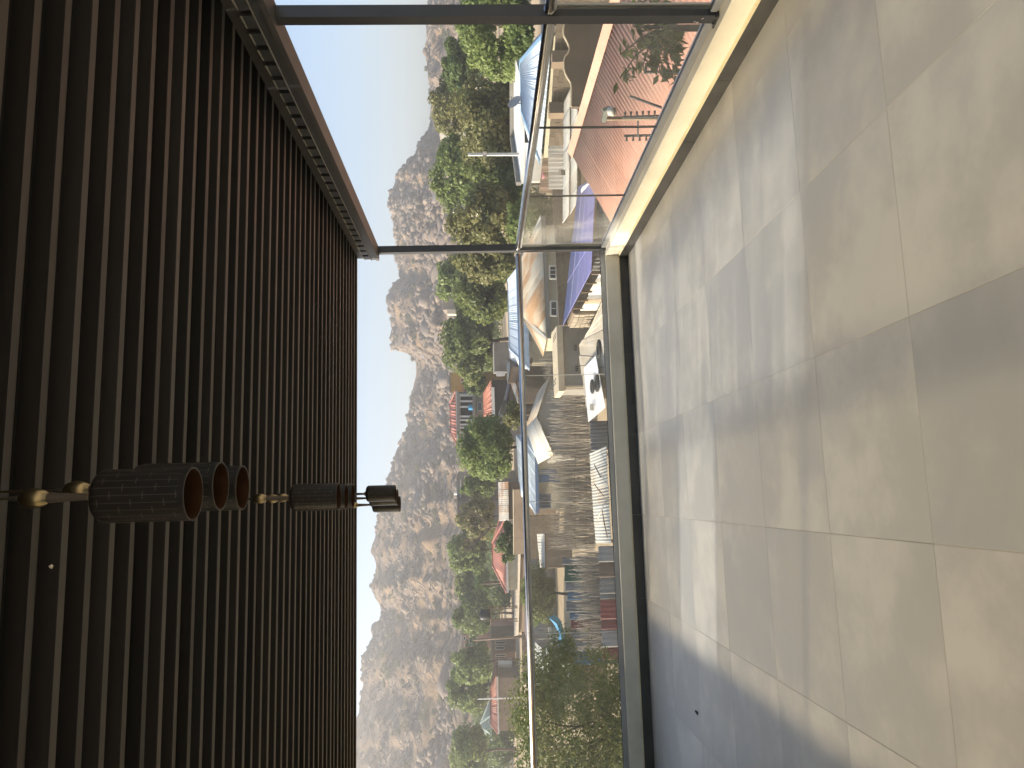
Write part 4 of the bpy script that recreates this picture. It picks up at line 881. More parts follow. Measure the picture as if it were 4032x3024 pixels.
M_plank = mat('bleached_plank', (0.58,0.51,0.39), (0.48,0.41,0.30), 1.2, rough=0.95, rand=0.14, bump=0.2, c3=(0.56,0.52,0.44), scale3=0.7)
for k in range(12):
    t0, t1 = k/12, (k+1)/12-0.004; up0, up1 = (lerp(E_, A, min(1, t0*2.0)), lerp(E_, A, min(1, t1*2.0))) if t1 < .5 else (lerp(A, B, (t0-.5)*2), lerp(A, B, (t1-.5)*2))
    a, b, c, d = up0, up1, lerp(D, C, t1), lerp(D, C, t0); dz = UP*random.uniform(0, 0.025); ext = (a-d)/np.linalg.norm(a-d)*random.uniform(-0.05, 0.25)
    MB().prism([a+dz+ext, b+dz+ext, c+dz, d+dz], UP*0.02).build('plank', M_plank, e)
wall(e, lerp(A, D, 0.05), lerp(B, C, 0.05), ZR-0.05, -4.6, C_mud); wall(e, lerp(B, A, 0.03), lerp(C, D, 0.03), ZR-0.2, -4.6, C_mud)
ws = MB().prism([Wz(2346, 1400, ZR+0.1), Wz(2299, 1450, ZR+0.145), Wz(2317, 1662, ZR+0.145), Wz(2385, 1604, ZR+0.09)], UP*0.008).build('white_board', metal('white_board_paint', (0.84,0.83,0.79), (0.78,0.77,0.72), (0.66,0.62,0.53), 0.02, 0.8, (0.6,0.8))); tag(ws, 'bright white board lying on the plank roof under the tyres', 'board')
tyre('thin tyre ring lying on the bare planks beside the white board', 2365, 1372, ZR+0.11, 0.23); tyre('tyre ring on the nearer edge of the white board', 2357, 1507, ZR+0.135, 0.24); tyre('thick dark tyre in the middle of the white board', 2338, 1522, ZR+0.155, 0.19)
p = Wz(2332, 1603, ZR+0.16)
e0 = empty('wood_bundle', p, 'short bundle of sticks on the end of the white board', 'wood bundle')
for k in range(6): a = Wz(2325+k*2.4, 1590, ZR+0.19); MB().tube([a, a-_r*0.22], 0.025, 6).build('stick', M_stick, e0)
# grey outhouse with sandy slab roof
e = empty('cement_outhouse', (*W(2250, 1400, 37)[:2], -4.5), 'grey cement outhouse with sunlit slab roof behind the tyre shed', 'outhouse')
zs = -1.98; A, B, C, D = Wz(2172, 1312, zs), Wz(2182, 1566, zs), Wz(2201, 1540, zs), Wz(2191, 1283, zs); sl = slab(e, 'roof_slab', [A, B, C, D], 0.28, C_slab)
w1, w2 = lerp(C, D, 0.05)+_f*v3([1,1,0])*0.25, lerp(C, D, 0.97)+_f*v3([1,1,0])*0.25; wall(e, w1, w2, zs-0.281, -4.6, C_grey); wall(e, w1, w1+(B-C)*0.85, zs-0.281, -4.6, C_grey); wall(e, w2, w2+(A-D)*0.85, zs-0.281, -4.6, C_grey)
for y0 in (1358, 1441):
    v_ = MB(); 
    for k in range(3):
        P = [W(2261+0.06*(y0-1358), y0+k*8, 35.1), W(2261+0.06*(y0-1358), y0+k*8+5, 35.1), W(2272+0.06*(y0-1358), y0+k*8+5, 35.1), W(2272+0.06*(y0-1358), y0+k*8, 35.1)]; v_.prism(P, _f*v3([1,1,0])*0.06)
    v_.build('vent_block', C_dark, e)
for y0 in (1333, 1347, 1508, 1523): p = Wz(2180, y0, zs); MB().tube([p, p+UP*0.02, p+UP*0.02+(C-B)*0.5], 0.02, 5).build('rebar', M_post, sl)
bx(W(2200, 1525, 35.0)-v3([.05,.05,0]), v3([*W(2200, 1525, 35.0)[:2], -4.6])+v3([.06,.06,0])).build('corner_pillar', C_slab, e)
# gabled zinc shed
e = empty('gabled_zinc_shed', (*W(2160, 1640, 40)[:2], -4.5), 'small shed with pale zinc gable roof rising behind the stick fence', 'shed')
Pk, Pb = W(2113, 1640, 43.5), W(2071, 1684, 49.5); Er, El, Lb = W(2167, 1480, 43.5), W(2180, 1793, 43.5), W(2119, 1827, 49.5); Rb = Er+(Pb-Pk)
roof_plane(e, Pk, Pb, Lb, El, 3, R_pale, 0.2, 0.024); roof_plane(e, Pb, Pk, Er, Rb, 3, R_rust, 0.2, 0.024)  # slope turned from the sun gets a browner sheet: its shade painted in
MB().prism([Pk-UP*0.06+_f*0.25, lerp(Er, Pk, 0.06)-UP*0.06+_f*0.25, v3([*lerp(Er, Pk, 0.06)[:2], -4.6])+_f*0.25, v3([*lerp(El, Pk, 0.06)[:2], -4.6])+_f*0.25, lerp(El, Pk, 0.06)-UP*0.06+_f*0.25], _f*v3([1,1,0])*0.15).build('gable_wall', mat('blue_grey_render', (0.26,0.26,0.25), (0.22,0.22,0.205), 0.8, rough=0.95), e)
wall(e, lerp(El, Pk, 0.06)+_f*0.3, lerp(Lb, Pb, 0.06), El[2]-0.1, -4.6, C_grey)
# corrugated near roof with sticks on it
e = empty('corrugated_lean_to', (*W(2360, 1950, 25)[:2], -4.5), 'pale corrugated lean-to roof close to the far balustrade, sticks lying on it', 'shed')
A, B, C, D = Wz(2322, 1785, -2.2), Wz(2347, 2139, -2.2), Wz(2408, 2140, -2.45), Wz(2388, 1756, -2.45)
roof_plane(e, A, B, C, D, 5, R_pale, 0.11, 0.026, jitter=0.008)
for t, s in ((0.02, 0), (0.98, 0), (0.02, 1), (0.98, 1)):
    p = lerp(lerp(A, B, t), lerp(D, C, t), s*0.95+0.02); MB().tube([v3([*p[:2], -4.6]), p-UP*0.03], 0.05, 6).build('prop_pole', M_wood, e)
roof_plane(e, lerp(D, A, 0.1)-UP*0.1, lerp(C, B, 0.1)-UP*0.1, v3([*lerp(C, B, 0.1)[:2], -4.6]), v3([*lerp(D, A, 0.1)[:2], -4.6]), 5, R_grey, 0.15, 0.03, name='wall_sheet')
for i, (q0, q1, lab) in enumerate((((2339,1905),(2378,1955),'bent dark branch lying in the middle of the corrugated lean-to roof'),((2340,1828),(2366,1880),'thin short dark stick on the corrugated lean-to roof'),((2371,2010),(2392,2118),'long straight dark stick on the corrugated lean-to roof'),((2352,2050),(2372,2008),'pale short stick beside the long dark one on the corrugated roof'))):
    z = lambda x: -2.2-0.25*(x-2330)/70+0.09; a, b = Wz(q0[0], q0[1], z(q0[0])), Wz(q1[0], q1[1], z(q1[0])); m_ = (a+b)/2+v3([0.04, 0.06, 0.02])*(2 if i == 0 else 0.5)
    o = MB().tube([a, m_, b], [0.014, 0.02, 0.016], 6).build('fallen_stick', M_wood if i != 3 else M_stick); tag(o, lab, 'stick', 'sticks lying on the lean-to roof')
e = empty('sheet_screen', (*W(2360, 1730, 27)[:2], -4.5), 'upright screen of wavy corrugated sheets between lean-to roof and white board', 'screen')
a, b = W(2327, 1775, 27.5), W(2322, 1660, 28); roof_plane(e, a, b, v3([*b[:2], -4.6]), v3([*a[:2], -4.6]), 4, R_grey, 0.16, 0.07, name='screen_sheet', jitter=0.05)
# ---------------------------------------------------------------- stick fences
stick_me = []
for k in range(6):
    r = random.Random(k); L_ = 1.0; pts = [(r.gauss(0, .012)*t, r.gauss(0, .012)*t, t*L_) for t in (0, .3, .6, 1)]; s = MB().tube(pts, [0.016, 0.015, 0.012, 0.007], 5); stick_me.append(mesh_np('stick', s.V, s.F, M_stick))
def stick_fence(label, path, n, hmin, hmax, zb, nstuff=0, lean=0.09):
    c = np.mean([v3(p) for p in path], 0); e = empty('stick_fence', (c[0], c[1], zb), label, 'fence'); seg = [np.linalg.norm((v3(b)-v3(a))[:2]) for a, b in zip(path[:-1], path[1:])]; T = sum(seg); r = random.Random(n)
    def at(t):
        d = t*T
        for (a, b), L_ in zip(zip(path[:-1], path[1:]), seg):
            if d <= L_: return lerp(v3(a), v3(b), d/L_)
            d -= L_
        return v3(path[-1])
    for k in range(n):
        p = at((k+r.random())/n); h = r.uniform(hmin, hmax); o = bpy.data.objects.new('stick', stick_me[r.randrange(6)]); link(o, e)
        o.location = v3([p[0]+r.gauss(0, .06), p[1]+r.gauss(0, .12), zb-0.05])-wloc(e); o.scale = (r.uniform(.8, 1.6),)*2+(h,); o.rotation_euler = (r.gauss(0, lean), r.gauss(0, lean), r.uniform(0, 6.3))
    if nstuff:
        V0 = np.array([list(v.co) for v in stick_me[0].vertices]); F0 = [tuple(p.vertices) for p in stick_me[0].polygons]; m = MB()
        for k in range(nstuff):
            p = at(r.random()); h = r.uniform(hmin*.7, hmax*.95); lx, ly = r.gauss(0, lean), r.gauss(0, lean); V = V0*[1.2, 1.2, h]; V[:, 0] += V[:, 2]*lx; V[:, 1] += V[:, 2]*ly
            m.add(V+[p[0]+r.gauss(0, .05), p[1]+r.gauss(0.1, .12), zb-0.05], F0)
        m.build('stick_infill', M_stick, e, kind='stuff')
    for hh in (0.45, 1.1):
        for a, b in zip(path[:-1], path[1:]): MB().tube([v3([*v3(a)[:2], zb+hh]), v3([*v3(b)[:2], zb+hh*0.96])], 0.025, 5).build('rail_pole', M_wood, e)
    return e
stick_fence('long fence of crooked dry sticks across the middle, behind the lean-to roofs', [W(2250, 1540, 40), W(2250, 1850, 41.5), W(2250, 2160, 42.5)], 300, 1.8, 2.75, -4.5, 420)
stick_fence('sparser stick fence in front of the coloured metal sheets', [W(2250, 2190, 33), W(2250, 2560, 31)], 280, 1.7, 2.6, -4.5, 160, 0.11)
stick_fence('short stick fence between the rusty roof and the zinc shed', [W(2120, 1405, 47), W(2130, 1500, 45)], 80, 1.9, 2.6, -4.5, 60)
stick_fence('pale stick fence far back, between the tiled red roof and water tank', [W(1990, 2330, 84), W(1990, 2395, 84)], 60, 1.4, 2.0, -3.7, 30)
# ---------------------------------------------------------------- left yard
e = empty('patched_sheet_fence', (*W(2300, 2380, 34)[:2], -4.5), 'patched fence of green, grey, blue and red metal sheets behind sparse sticks', 'fence')
yy = [2195, 2225, 2292, 2330, 2365, 2412, 2440, 2478, 2520, 2565, 2620]; mm = [R_grey, R_green, R_grey, R_dblue, R_grey, R_dblue, R_dred, R_grey, R_grey, R_dblue]
for k in range(10):
    xt = 2218+0.1*(yy[k]-2195)+random.uniform(-6, 6); a, b = W(xt, yy[k+1]-1, 34.5), W(xt, yy[k]+1, 34.7); roof_plane(e, a, b, v3([*b[:2], -4.6]), v3([*a[:2], -4.6]), 1, mm[k], 0.16, 0.03, name='fence_sheet')
e = empty('low_sheet_fence', (*W(2390, 2380, 27)[:2], -4.5), 'low nearer fence of brown, grey and dull red sheets', 'fence')
yy = [2150, 2215, 2275, 2340, 2360, 2440, 2480, 2550, 2600]; mm = [R_grey, R_brown, R_grey, R_grey, R_dred, R_dred, R_grey, R_dred]
for k in range(8):
    a, b = W(2358+0.04*(yy[k]-2195), yy[k+1]-1, 29.0), W(2358+0.04*(yy[k]-2195), yy[k]+1, 29.2); roof_plane(e, a, b, v3([*b[:2], -4.6]), v3([*a[:2], -4.6]), 1, mm[k], 0.2, 0.02, name='fence_sheet')
def low_shed(label, A, B, C, D, mt, wmt=C_mud, n=4, name='low_shed', pitch=0.2, h=0.024):
    c = (v3(A)+v3(B)+v3(C)+v3(D))/4; e = empty(name, (c[0], c[1], gz(c)), label, 'shed'); roof_plane(e, A, B, C, D, n, mt, pitch, h, jitter=0.006)
    k = 0.92; q = [lerp(c, v3(p), k) for p in (A, B, C, D)]
    for a, b in ((0, 1), (1, 2), (2, 3), (3, 0)): wall(e, q[a], q[b], q[a][2]-0.06, gz(c)-0.2, wmt, 0.15, ztop2=q[b][2]-0.06)
    return e
low_shed('shed with bright white corrugated roof, farther of two beside the leafy bush', W(2107, 2528, 59), W(2110, 2700, 59), W(2150, 2700, 51), W(2132, 2528+22, 51), R_white, R_grey)
low_shed('narrow white roofed shed, nearer of two beside the leafy bush', W(2150, 2548, 48), W(2160, 2710, 48), W(2192, 2710, 43), W(2180, 2610, 43), R_white, R_grey, 3)
low_shed('tan sheet roofed shelter striped by stick shadows, beside the leafy bush', W(2185, 2590, 46), W(2200, 2720, 46), W(2262, 2720, 39), W(2252, 2615, 39), R_pale, C_mud, 3)
low_shed('small pale roofed shed behind the stick fence, between blue trimmed house and mango', W(2114, 2102, 58), W(2128, 2240, 57), W(2146, 2235, 53), W(2145, 2100, 53), R_pale, C_mud, 4)
# blue trimmed house
e = empty('blue_trim_house', (*W(2150, 1920, 49)[:2], -4.5), 'house with pale blue roof and blue door behind the stick fence', 'house')
Q1, Q2 = W(2034, 1711, 60), W(2045, 1890, 60); F2 = W(2110, 2022, 53); Fr = W(2104, 1720, 52)
E2 = W(2052, 1950, 63)
roof_plane(e, Q1, Q2, F2, Fr, 8, R_sky, 0.25, 0.026, prof='rib'); roof_plane(e, Q2, Q2, E2, F2, 2, R_sky, 0.25, 0.026, prof='rib')
for a, b in ((Q1, Q2), (Q2, F2)): MB().bar(a+UP*0.03, b+UP*0.03, 0.18, 0.04).build('ridge_cap', R_sky, e)
a, b = F2-UP*0.12, Fr-UP*0.12; MB().bar(a, b, 0.05, 0.22).build('fascia', C_blue, e)
bk = _f*v3([1, 1, 0]); w1, w2 = lerp(F2, Fr, 0.06)+bk*0.5, Fr+bk*0.5; wall(e, w1, w2, F2[2]-0.05, -4.6, C_cream); wall(e, w1, w1+bk*7, F2[2]-0.05, -4.6, C_cream); wall(e, w2, w2+bk*7, F2[2]-0.05, -4.6, C_cream)
opening(e, 2120, 2205, 1874, 1897, 52.8, C_blue, 'door', C_blue); opening(e, 2120, 2190, 1850, 1870, 52.8, C_trim, 'screen_panel', C_blue, 2); opening(e, 2122, 2168, 1945, 2000, 52.9, C_glass, bars=3, frame=C_blue)
# rusty little roofs in the middle
low_shed('rust and white roofed hut next to the white end wall', W(1994, 1419, 62), W(2006, 1410, 62), W(2010, 1450, 56), W(1998, 1512, 56), R_rust, C_mud, 2)
low_shed('small rusty hut beside the dark brown roofed hut', W(2008, 1500, 60), W(2018, 1470, 60), W(2044, 1545, 52), W(2040, 1592, 52), R_rust, C_mud, 2)
low_shed('dark brown roofed hut beside the rusty gable hut', W(1984, 1575, 66), W(2010, 1452, 64), W(2018, 1472, 60), W(1996, 1594, 61), R_brown, C_mud, 3)
low_shed('tilted rusty sheet roofed hut behind the dusty bush', W(1982, 1573, 64), W(1994, 1596, 63), W(2008, 1660, 58), W(1962, 1630, 60), R_rust, C_mud, 2)
# long pale blue roof behind the rusty hipped roof
e = empty('long_pale_blue_house', (*W(2060, 1250, 56)[:2], -4.5), 'house with long pale blue roof behind the rusty hipped roof', 'house')
Q1, Q2 = W(1999, 1105, 62), W(2006, 1375, 58); F2, F1 = W(2086, 1455, 50), W(2072, 1015, 54); Bk = W(2010, 1440, 64)
roof_plane(e, Q2, Q1, F1, F2, 10, R_sky, 0.24, 0.026, prof='rib'); roof_plane(e, Q2, Q2, F2, Bk, 4, R_white, 0.24, 0.026, prof='rib')  # sunward hip takes the white sheet: sunlight on it put into the colour
for a, b in ((Q1, Q2), (Q2, F2), (Q1, F1)): MB().bar(a+UP*0.03, b+UP*0.03, 0.18, 0.04).build('ridge_cap', R_sky, e)
w1, w2 = lerp(F1, F2, 0.95)+bk*0.4, lerp(F1, F2, 0.03)+bk*0.4; wall(e, w1, w2, min(F1[2], F2[2])-0.1, -4.6, C_cream); wall(e, w1, w1+bk*8, min(F1[2], F2[2])-0.1, -4.6, C_cream)
# ---------------------------------------------------------------- further back
def box_house(label, x0, x1, y0, y1, D, depth, wmt, name='flat_roof_house', roofmt=None, over=0.15, ang=0.0, wins=(), cat='house', zb=None, parapet=None):
    """house whose front fills the photo box: x0 roof line, x1 lowest visible, y0..y1 sides"""
    a, b = W(x0, y1, D), W(x0, y0, D); zt = (a[2]+b[2])/2; c = (a+b)/2; zb = gz(c)-0.3 if zb is None else zb
    e = empty(name, (c[0], c[1], zb), label, cat); dv = bk*depth+v3([ang, 0, 0])*depth
    A, B, C, D_ = [v3([*p[:2], zt]) for p in (a, b, b+dv, a+dv)]
    for p, q in ((A, B), (B, C), (C, D_), (D_, A)): wall(e, p, q, zt, zb, wmt, 0.2)
    o_ = over; u = (B-A)/np.linalg.norm(B-A)
    slab(e, 'roof_slab', [A-u*o_-bk*o_+UP*0.16, B+u*o_-bk*o_+UP*0.16, C+u*o_+UP*0.16, D_-u*o_+UP*0.16], 0.158, roofmt or C_grey)
    for wn in wins: opening(e, *wn[:4], D-0.12, wn[4] if len(wn) > 4 else C_glass, wn[5] if len(wn) > 5 else 'window', C_trim, th=0.09)
    return e
def hip_house(label, ridge, eave, D, depth, rmt, wmt, name='hip_roof_house', pitch=0.35, n=6, wins=(), prof='rib', zb=None, wd=0.0):
    """ridge ((x,y),(x,y)), front eave ((x,y),(x,y)) in photo pixels"""
    F1, F2 = W(*eave[0], D), W(*eave[1], D); F2[2] = F1[2] = (F1[2]+F2[2])/2; Q1, Q2 = W(*ridge[0], D+depth/2), W(*ridge[1], D+depth/2); Q1[2] = Q2[2] = (Q1[2]+Q2[2])/2
    B1, B2 = F1+bk*depth, F2+bk*depth; c = (F1+B2)/2; zb = gz(c)-0.3 if zb is None else zb; e = empty(name, (c[0], c[1], zb), label, 'house')
    roof_plane(e, Q1, Q2, F2, F1, n, rmt, pitch, 0.04, prof=prof); roof_plane(e, Q1, Q1, F1, B1, 3, rmt, pitch, 0.04, prof=prof); roof_plane(e, Q2, Q1, B1, B2, n, rmt, pitch, 0.04, prof=prof); roof_plane(e, Q2, Q2, B2, F2, 3, rmt, pitch, 0.04, prof=prof)
    for a, b in ((Q1, Q2), (Q1, F1), (Q2, F2)): MB().bar(a+UP*0.05, b+UP*0.05, 0.25, 0.06).build('ridge_cap', rmt, e)
    q = [lerp(c, p, 0.92) for p in (F1, F2, B2, B1)]
    for a, b in ((0, 1), (1, 2), (2, 3), (3, 0)): wall(e, q[a], q[b], F1[2]-0.05, zb, wmt, 0.2)
    MB().bar(F1-UP*0.1, F2-UP*0.1, 0.06, 0.22).build('fascia', C_trim, e)
    for wn in wins: opening(e, *wn[:4], D+depth*0.035-0.05, wn[4] if len(wn) > 4 else C_glass, 'window', C_trim, th=0.09)
    return e
# two storey red roofed house with columns
e = hip_house('two storey house with red roof and columned upper verandah', ((1774,1706),(1773,1588)), ((1798,1752),(1795,1540)), 94, 9, R_redfar, C_grey, 'verandah_house', wins=((1812,1862,1560,1700,C_dark),(1880,1898,1583,1617,C_glass)))
for y_ in (1556, 1580, 1602, 1640, 1654, 1672, 1684, 1702): MB().bar(W(1806, y_, 93.6), W(1862, y_, 93.6), 0.22).build('column', C_trim, e)
MB().bar(W(1804, 1545, 93.5), W(1804, 1712, 93.5), 0.3, 0.35).build('verandah_beam', C_grey, e); MB().bar(W(1866, 1545, 93.5), W(1866, 1712, 93.5), 0.4, 0.35).build('verandah_floor', C_grey, e)
o = MB().tube([W(1861, 1604, 93), W(1845, 1604, 93)], 0.33, 14).build('blue_drum', M_tarp); tag(o, 'blue plastic drum on the verandah of the red roofed house', 'drum')
e = empty('red_lean_roof', (*W(1925, 1560, 86)[:2], -3.5), 'red lower roof with white fascia in front of the verandah house', 'roof')
A, B, C, D = W(1902, 1552, 92), W(1904, 1640, 92), W(1938, 1640, 85), W(1934, 1496, 85); roof_plane(e, A, B, C, D, 6, R_redfar, 0.35, 0.04, prof='rib'); MB().bar(C-UP*0.15, lerp(C, D, 0.8)-UP*0.15, 0.08, 0.35).build('fascia', C_white, e)
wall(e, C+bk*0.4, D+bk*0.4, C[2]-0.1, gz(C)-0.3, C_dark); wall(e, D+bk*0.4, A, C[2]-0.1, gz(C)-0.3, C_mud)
e = box_house('ochre two storey house with red eave band behind the verandah house', 1775, 1900, 1470, 1542, 104, 9, C_ochre, wins=((1815,1823,1490,1504,C_dark),(1850,1890,1490,1530,C_dark)))
MB().prism([W(1822, 1458, 103), W(1822, 1566, 103), W(1831, 1566, 102.4), W(1831, 1458, 102.4)], bk*0.8).build('eave_band', R_redfar, e); MB().prism([W(1832, 1466, 103.3), W(1832, 1562, 103.3), W(1905, 1562, 103.3), W(1905, 1466, 103.3)], bk*0.3).build('ground_storey', C_grey, e)
box_house('unfinished grey block house with white end behind the long pale blue roof', 1951, 1996, 1352, 1462, 78, 7, C_grey)
o = MB().prism([W(1951, 1462, 77.5), W(1956, 1482, 77.5), W(1988, 1480, 77.5), W(1990, 1462, 77.5)], bk*0.5).build('white_wall_end', C_white); tag(o, 'bright white end wall joined to the unfinished grey block house', 'wall')
e = box_house('brown two storey house at the foot of the rocky hill', 1745, 1795, 1146, 1218, 200, 11, mat('dusk_brown_wall', (0.24,0.19,0.15), rough=0.95), zb=-2, wins=((1752,1760,1155,1165,C_dark),(1752,1760,1180,1190,C_dark),(1770,1782,1160,1180,C_dark)))
MB().prism([W(1760, 1218, 199), W(1760, 1236, 199), W(1795, 1236, 199), W(1795, 1218, 199)], bk*5).build('side_wing', C_slab, e)
box_house('small red roofed hut alone on the rocky hillside', 1768, 1785, 808, 832, 190, 6, C_white, roofmt=R_redfar, zb=0)
box_house('tiny grey house high among the trees, near the concrete pole', 1730, 1760, 484, 514, 190, 8, C_grey, zb=2, wins=((1736,1748,488,498,C_glass),))
# grey flat roofed block
e = box_house('grey flat roofed block behind the thin olive tree', 1802, 1952, 1890, 1972, 104, 9, C_grey, wins=((1830,1850,1900,1925,C_glass),))
e2 = box_house('dark wing with a white band joined to the grey flat roofed block', 1803, 1952, 1974, 2052, 101, 9, mat('dark_grey_wall', (0.15,0.14,0.13), rough=0.95)); MB().prism([W(1843, 1968, 100.5), W(1843, 2052, 100.5), W(1853, 2052, 100.5), W(1853, 1968, 100.5)], bk*0.4).build('white_band', C_white, e2)
MB().prism([W(1812, 1888, 103.5), W(1812, 1972, 103.5), W(1816, 1972, 103.5), W(1816, 1888, 103.5)], bk*0.4).build('white_fascia', C_trim, e)
o = MB().tube([W(1800, 1940, 104), W(1788, 1940, 104)], 0.33, 12).build('roof_tank', C_white); tag(o, 'small white tank on top of the grey flat roofed block', 'tank')
# sunlit rusty flat sheet roof with long wall
low_shed('long building with sunlit pale rusty roof beside the tiled red roof', W(1962, 1898, 76), W(1965, 2052, 76), W(2004, 2050, 68), W(2002, 1896, 68), R_rust, C_mud, 5, 'sheet_roof_building')
e = empty('long_mud_wall', (*W(2040, 2050, 64)[:2], -4.3), 'long brown mud wall in front of the sunlit pale rusty roof', 'wall'); a, b = W(2024, 2180, 65), W(2022, 1925, 63); wall(e, a, b, a[2], -4.6, C_mud, 0.25); MB().bar(a+UP*0.03, b+UP*0.03, 0.3, 0.06).build('coping', C_slab, e)
hip_house('house with red tile patterned hipped roof behind the small broad leaved tree', ((1940,2228),(1939,2137)), ((1996,2334),(1988,2045)), 78, 9, R_tile, C_cream, pitch=0.28, n=9, prof='wave')
low_shed('flat mud roofed sunlit building in front of the tiled red roof', W(2031, 2175, 82), W(2024, 2505, 88), W(2042, 2500, 76), W(2050, 2180, 72), mat('sunlit_mud_roof', (0.50,0.42,0.30), (0.42,0.35,0.24), 0.6, rough=0.95, bump=0.2), C_mud, 3, 'mud_roof_building')
# water tank on timber stand
e = empty('water_tank', (*W(2020, 2420, 78)[:2], -3.6), 'black plastic water tank on a timber stand near the yard mango', 'water tank'); c = W(1930, 2419, 78)
tk = MB().lathe([(0, 1.13), (0.2, 1.12), (0.25, 1.05), (0.5, 1.0), (0.55, 0.9), (0.55, 0.05), (0.52, 0), (0, 0)], (c[0], c[1], c[2]), 20).build('tank', mat('black_plastic', (0.02,0.02,0.022), rough=0.4), e, True)
for sx in (-0.6, 0.6):
    for sy in (-0.6, 0.6): MB().bar((c[0]+sx, c[1]+sy, c[2]-0.08), (c[0]+sx*1.15, c[1]+sy*1.15, gz(c)-0.2), 0.1).build('leg', M_wood, e)
for z in (-0.08, -1.2):
    for sy in (-0.65, 0.65): MB().bar((c[0]-0.75, c[1]+sy, c[2]+z), (c[0]+0.75, c[1]+sy, c[2]+z), 0.1).build('crossbeam', M_wood, e)
for s in (-1, 1): MB().bar((c[0]-s*0.62, c[1]-0.68, c[2]-1.2), (c[0]+s*0.62, c[1]-0.68, c[2]-0.15), 0.07).build('brace', M_wood, e)
MB().bar((c[0]-0.7, c[1]-0.7, c[2]-0.02), (c[0]+0.7, c[1]+0.7, c[2]-0.02), 0.9, 0.05).build('platform', M_wood, e)
def pole(label, x0, y0, x1, y1, D, r0, mt, name='utility_pole', cross=False):
    a, b = W(x0, y0, D), W(x1, y1, D); b = v3([b[0], b[1], gz(b)-0.3]); e = empty(name, b, label, 'pole'); MB().tube([b, (a+b)/2, a], [r0*1.2, r0, r0*0.8], 8).build('shaft', mt, e, True)
    if cross: MB().bar(a-_r*0.5-UP*0.2, a+_r*0.5-UP*0.2, 0.08).build('crossarm', M_wood, e)
    return e
pole('leaning wooden pole in front of the salmon unfinished building', 1862, 2520, 2036, 2506, 96, 0.16, M_wood); pole('slim pale pole standing before the small red hipped roof', 1880, 2752, 2036, 2748, 96, 0.09, C_trim)
box_house('salmon coloured unfinished building behind the leaning pole', 1823, 1960, 2500, 2562, 126, 8, C_pink, wins=((1825,1832,2506,2520,C_dark),(1848,1860,2518,2532,C_dark),(1830,1900,2535,2545,C_trim)))
box_house('brown mud brick house with dark doorways beside the road', 1937, 1996, 2517, 2566, 118, 6, C_mud, wins=((1950,1990,2525,2535,C_dark,'doorway'),(1952,1985,2546,2556,C_dark,'doorway')))
box_house('second brown mud brick house between the first and the white kiosk', 1938, 1998, 2568, 2612, 120, 6, C_mud, wins=((1952,1990,2576,2584,C_dark,'doorway'),(1952,1990,2594,2602,C_dark,'doorway')))
# white kiosk container
e = empty('metal_kiosk', (*W(2018, 2652, 112)[:2], gz(W(2018, 2652, 112))), 'white corrugated metal kiosk standing beside the sandy road', 'kiosk')
a, b = W(1966, 2690, 112), W(1964, 2617, 112); zb = W(2018, 2652, 112)[2]; roof_plane(e, lerp(a, b, .0), b, v3([*b[:2], zb]), v3([*a[:2], zb]), 1, C_white, 0.28, 0.05, name='front_sheet')
dv = bk*2.4; MB().prism([v3([*a[:2], zb])+bk*.06, v3([*b[:2], zb])+bk*.06, b+bk*.06, a+bk*.06], dv).build('body', C_white, e); slab(e, 'roof_panel', [a-bk*.1+UP*.08, b-bk*.1+UP*.08, b+dv+UP*.08, a+dv+UP*.08], 0.07, C_white)
for k in (0.1, 0.16, 0.22): MB().bar(lerp(a, b, k)-bk*0.03-UP*0.35, lerp(a, b, k)-bk*0.03-UP*0.75, 0.06, 0.05).build('door_bar', M_post, e)
hip_house('small red hipped roof house behind the slim pale pole', ((1930,2850),(1931,2712)), ((1960,2890),(1956,2664)), 108, 8, R_redfar, C_mud, n=6)
hip_house('pale green pyramid roofed house beside the small red hipped roof', ((1888,2862),(1888,2852)), ((1944,2915),(1934,2815)), 124, 8, metal('pale_green_roof', (0.42,0.48,0.38), (0.36,0.42,0.33), None, 0.05), C_grey, n=4)
e = empty('long_block_wall', (*W(2080, 2580, 72)[:2], -4.3), 'long dark block wall in front of the sandy road', 'wall'); a, b = W(2060, 2690, 72), W(2050, 2490, 71); block_wall(e, a, b, a[2]+0.1, -4.6, C_block, C_mud, 0.5, 0.25)
e = empty('dark_block_wall', (*W(2110, 2080, 55)[:2], -4.5), 'dark block wall joining the blue trimmed house', 'wall'); a, b = W(2084, 2200, 62), W(2086, 2030, 61); block_wall(e, a, b, a[2], -4.6, C_block, C_mud, 0.5, 0.25)
e = empty('zinc_wall_building', (*W(2130, 2460, 58)[:2], -4.5), 'low grey building with sheet metal walls behind the yard mango', 'building'); a, b = W(2090, 2560, 63), W(2090, 2200, 65); roof_plane(e, a, b, v3([*b[:2], -4.6]), v3([*a[:2], -4.6]), 9, R_grey, 0.3, 0.03, name='wall_sheet'); slab(e, 'roof', [a+UP*.1, b+UP*.1, b+bk*5+UP*.3, a+bk*5+UP*.3], 0.08, R_brown)
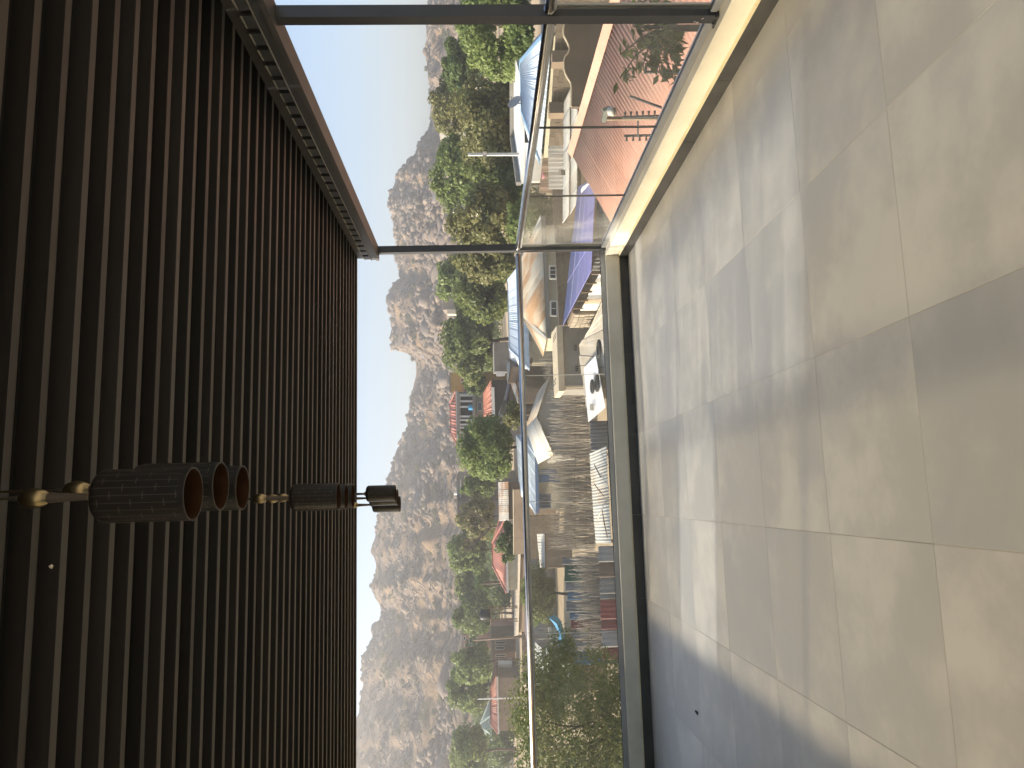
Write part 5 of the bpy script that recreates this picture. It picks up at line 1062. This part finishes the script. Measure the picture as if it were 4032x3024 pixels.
# tarps, firewood, bowl, cloth in the yard
e = empty('blue_tarp', (*W(2200, 2500, 50)[:2], -4.5), 'crumpled bright blue tarpaulin slung over poles beside the firewood', 'tarp')
r = np.random.default_rng(4); pts = [(2160,2430),(2180,2450),(2198,2485),(2205,2520),(2212,2565)]; V = []; F = []
for i, (x, y) in enumerate(pts):
    p = W(x, y, 50)
    for k in range(5): V.append(p+bk*(-0.4+0.25*k)+v3([0, 0, -0.16*abs(k-1)+r.uniform(-.08, .08)]))
for i in range(4): F += [(i*5+k, i*5+k+1, (i+1)*5+k+1, (i+1)*5+k) for k in range(4)]
MB().add(V, F).build('sheet', M_tarp, e)
V = [W(x, y, 49.5)+v3([0, 0, q]) for x, y, q in ((2198,2520,0),(2228,2516,0),(2226,2545,0),(2200,2552,0),(2214,2572,0),(2196,2580,0))]; MB().add(V, [(0,1,2,3),(3,2,4,5)]).build('hanging_end', M_tarp, e)
e = empty('firewood_stack', (*W(2180, 2510, 51)[:2], -4.5), 'stack of firewood logs beside the blue tarpaulin', 'firewood')
for k in range(16): a = W(2160+(k % 8)*5+random.uniform(-2, 2), 2468+random.uniform(-4, 4), 51+0.15*(k//8)); b = W(2172+(k % 8)*5, 2538, 51+0.15*(k//8)); MB().tube([a, b], random.uniform(.03, .06), 6).build('log', M_stick, e)
e = MB().lathe([(0, 0), (0.12, 0.01), (0.2, 0.12), (0.21, 0.12), (0.12, -0.01)], W(2144, 690, 38), 16).build('enamel_bowl', mat('pink_enamel', (0.5,0.2,0.22), rough=0.4), None, True); tag(e, 'small pink bowl hung on the brown sheet metal gate', 'bowl')
e = MB().tube([W(2318, 722, 23.5), W(2300, 738, 23.8), W(2292, 748, 23.9), W(2290, 756, 24)], [0.03, 0.06, 0.05, 0.02], 6).build('white_rag', C_white); tag(e, 'crumpled white rag on the corner of the blue roof', 'rag')
e = MB().tube([W(2244, 2258, 40)-UP*0.4, W(2244, 2258, 40), W(2236, 2258, 40)], [0.25, 0.32, 0.1], 10).build('clay_pot', mat('dark_clay', (0.08,0.05,0.04), rough=0.7), None, True); tag(e, 'round dark pot on the sunlit yard beside the mango tree', 'pot')

# ================================================================== HAZE
hz_ = bx((-900, -60, -9), (900, 885, 92)).build('haze', None); hz_['kind'] = 'stuff'; hz_['label'] = 'thin dry season haze over the town and hill'; hz_['category'] = 'haze'
hm = bpy.data.materials.new('haze_air'); hm.use_nodes = True; nt = hm.node_tree; nt.nodes.remove(nt.nodes['Principled BSDF'])
pv = nt.nodes.new('ShaderNodeVolumePrincipled'); pv.inputs['Color'].default_value = (0.97, 0.95, 0.92, 1); pv.inputs['Density'].default_value = 0.00105; pv.inputs['Anisotropy'].default_value = 0.3
nt.links.new(pv.outputs[0], nt.nodes['Material Output'].inputs['Volume']); hz_.data.materials.append(hm)
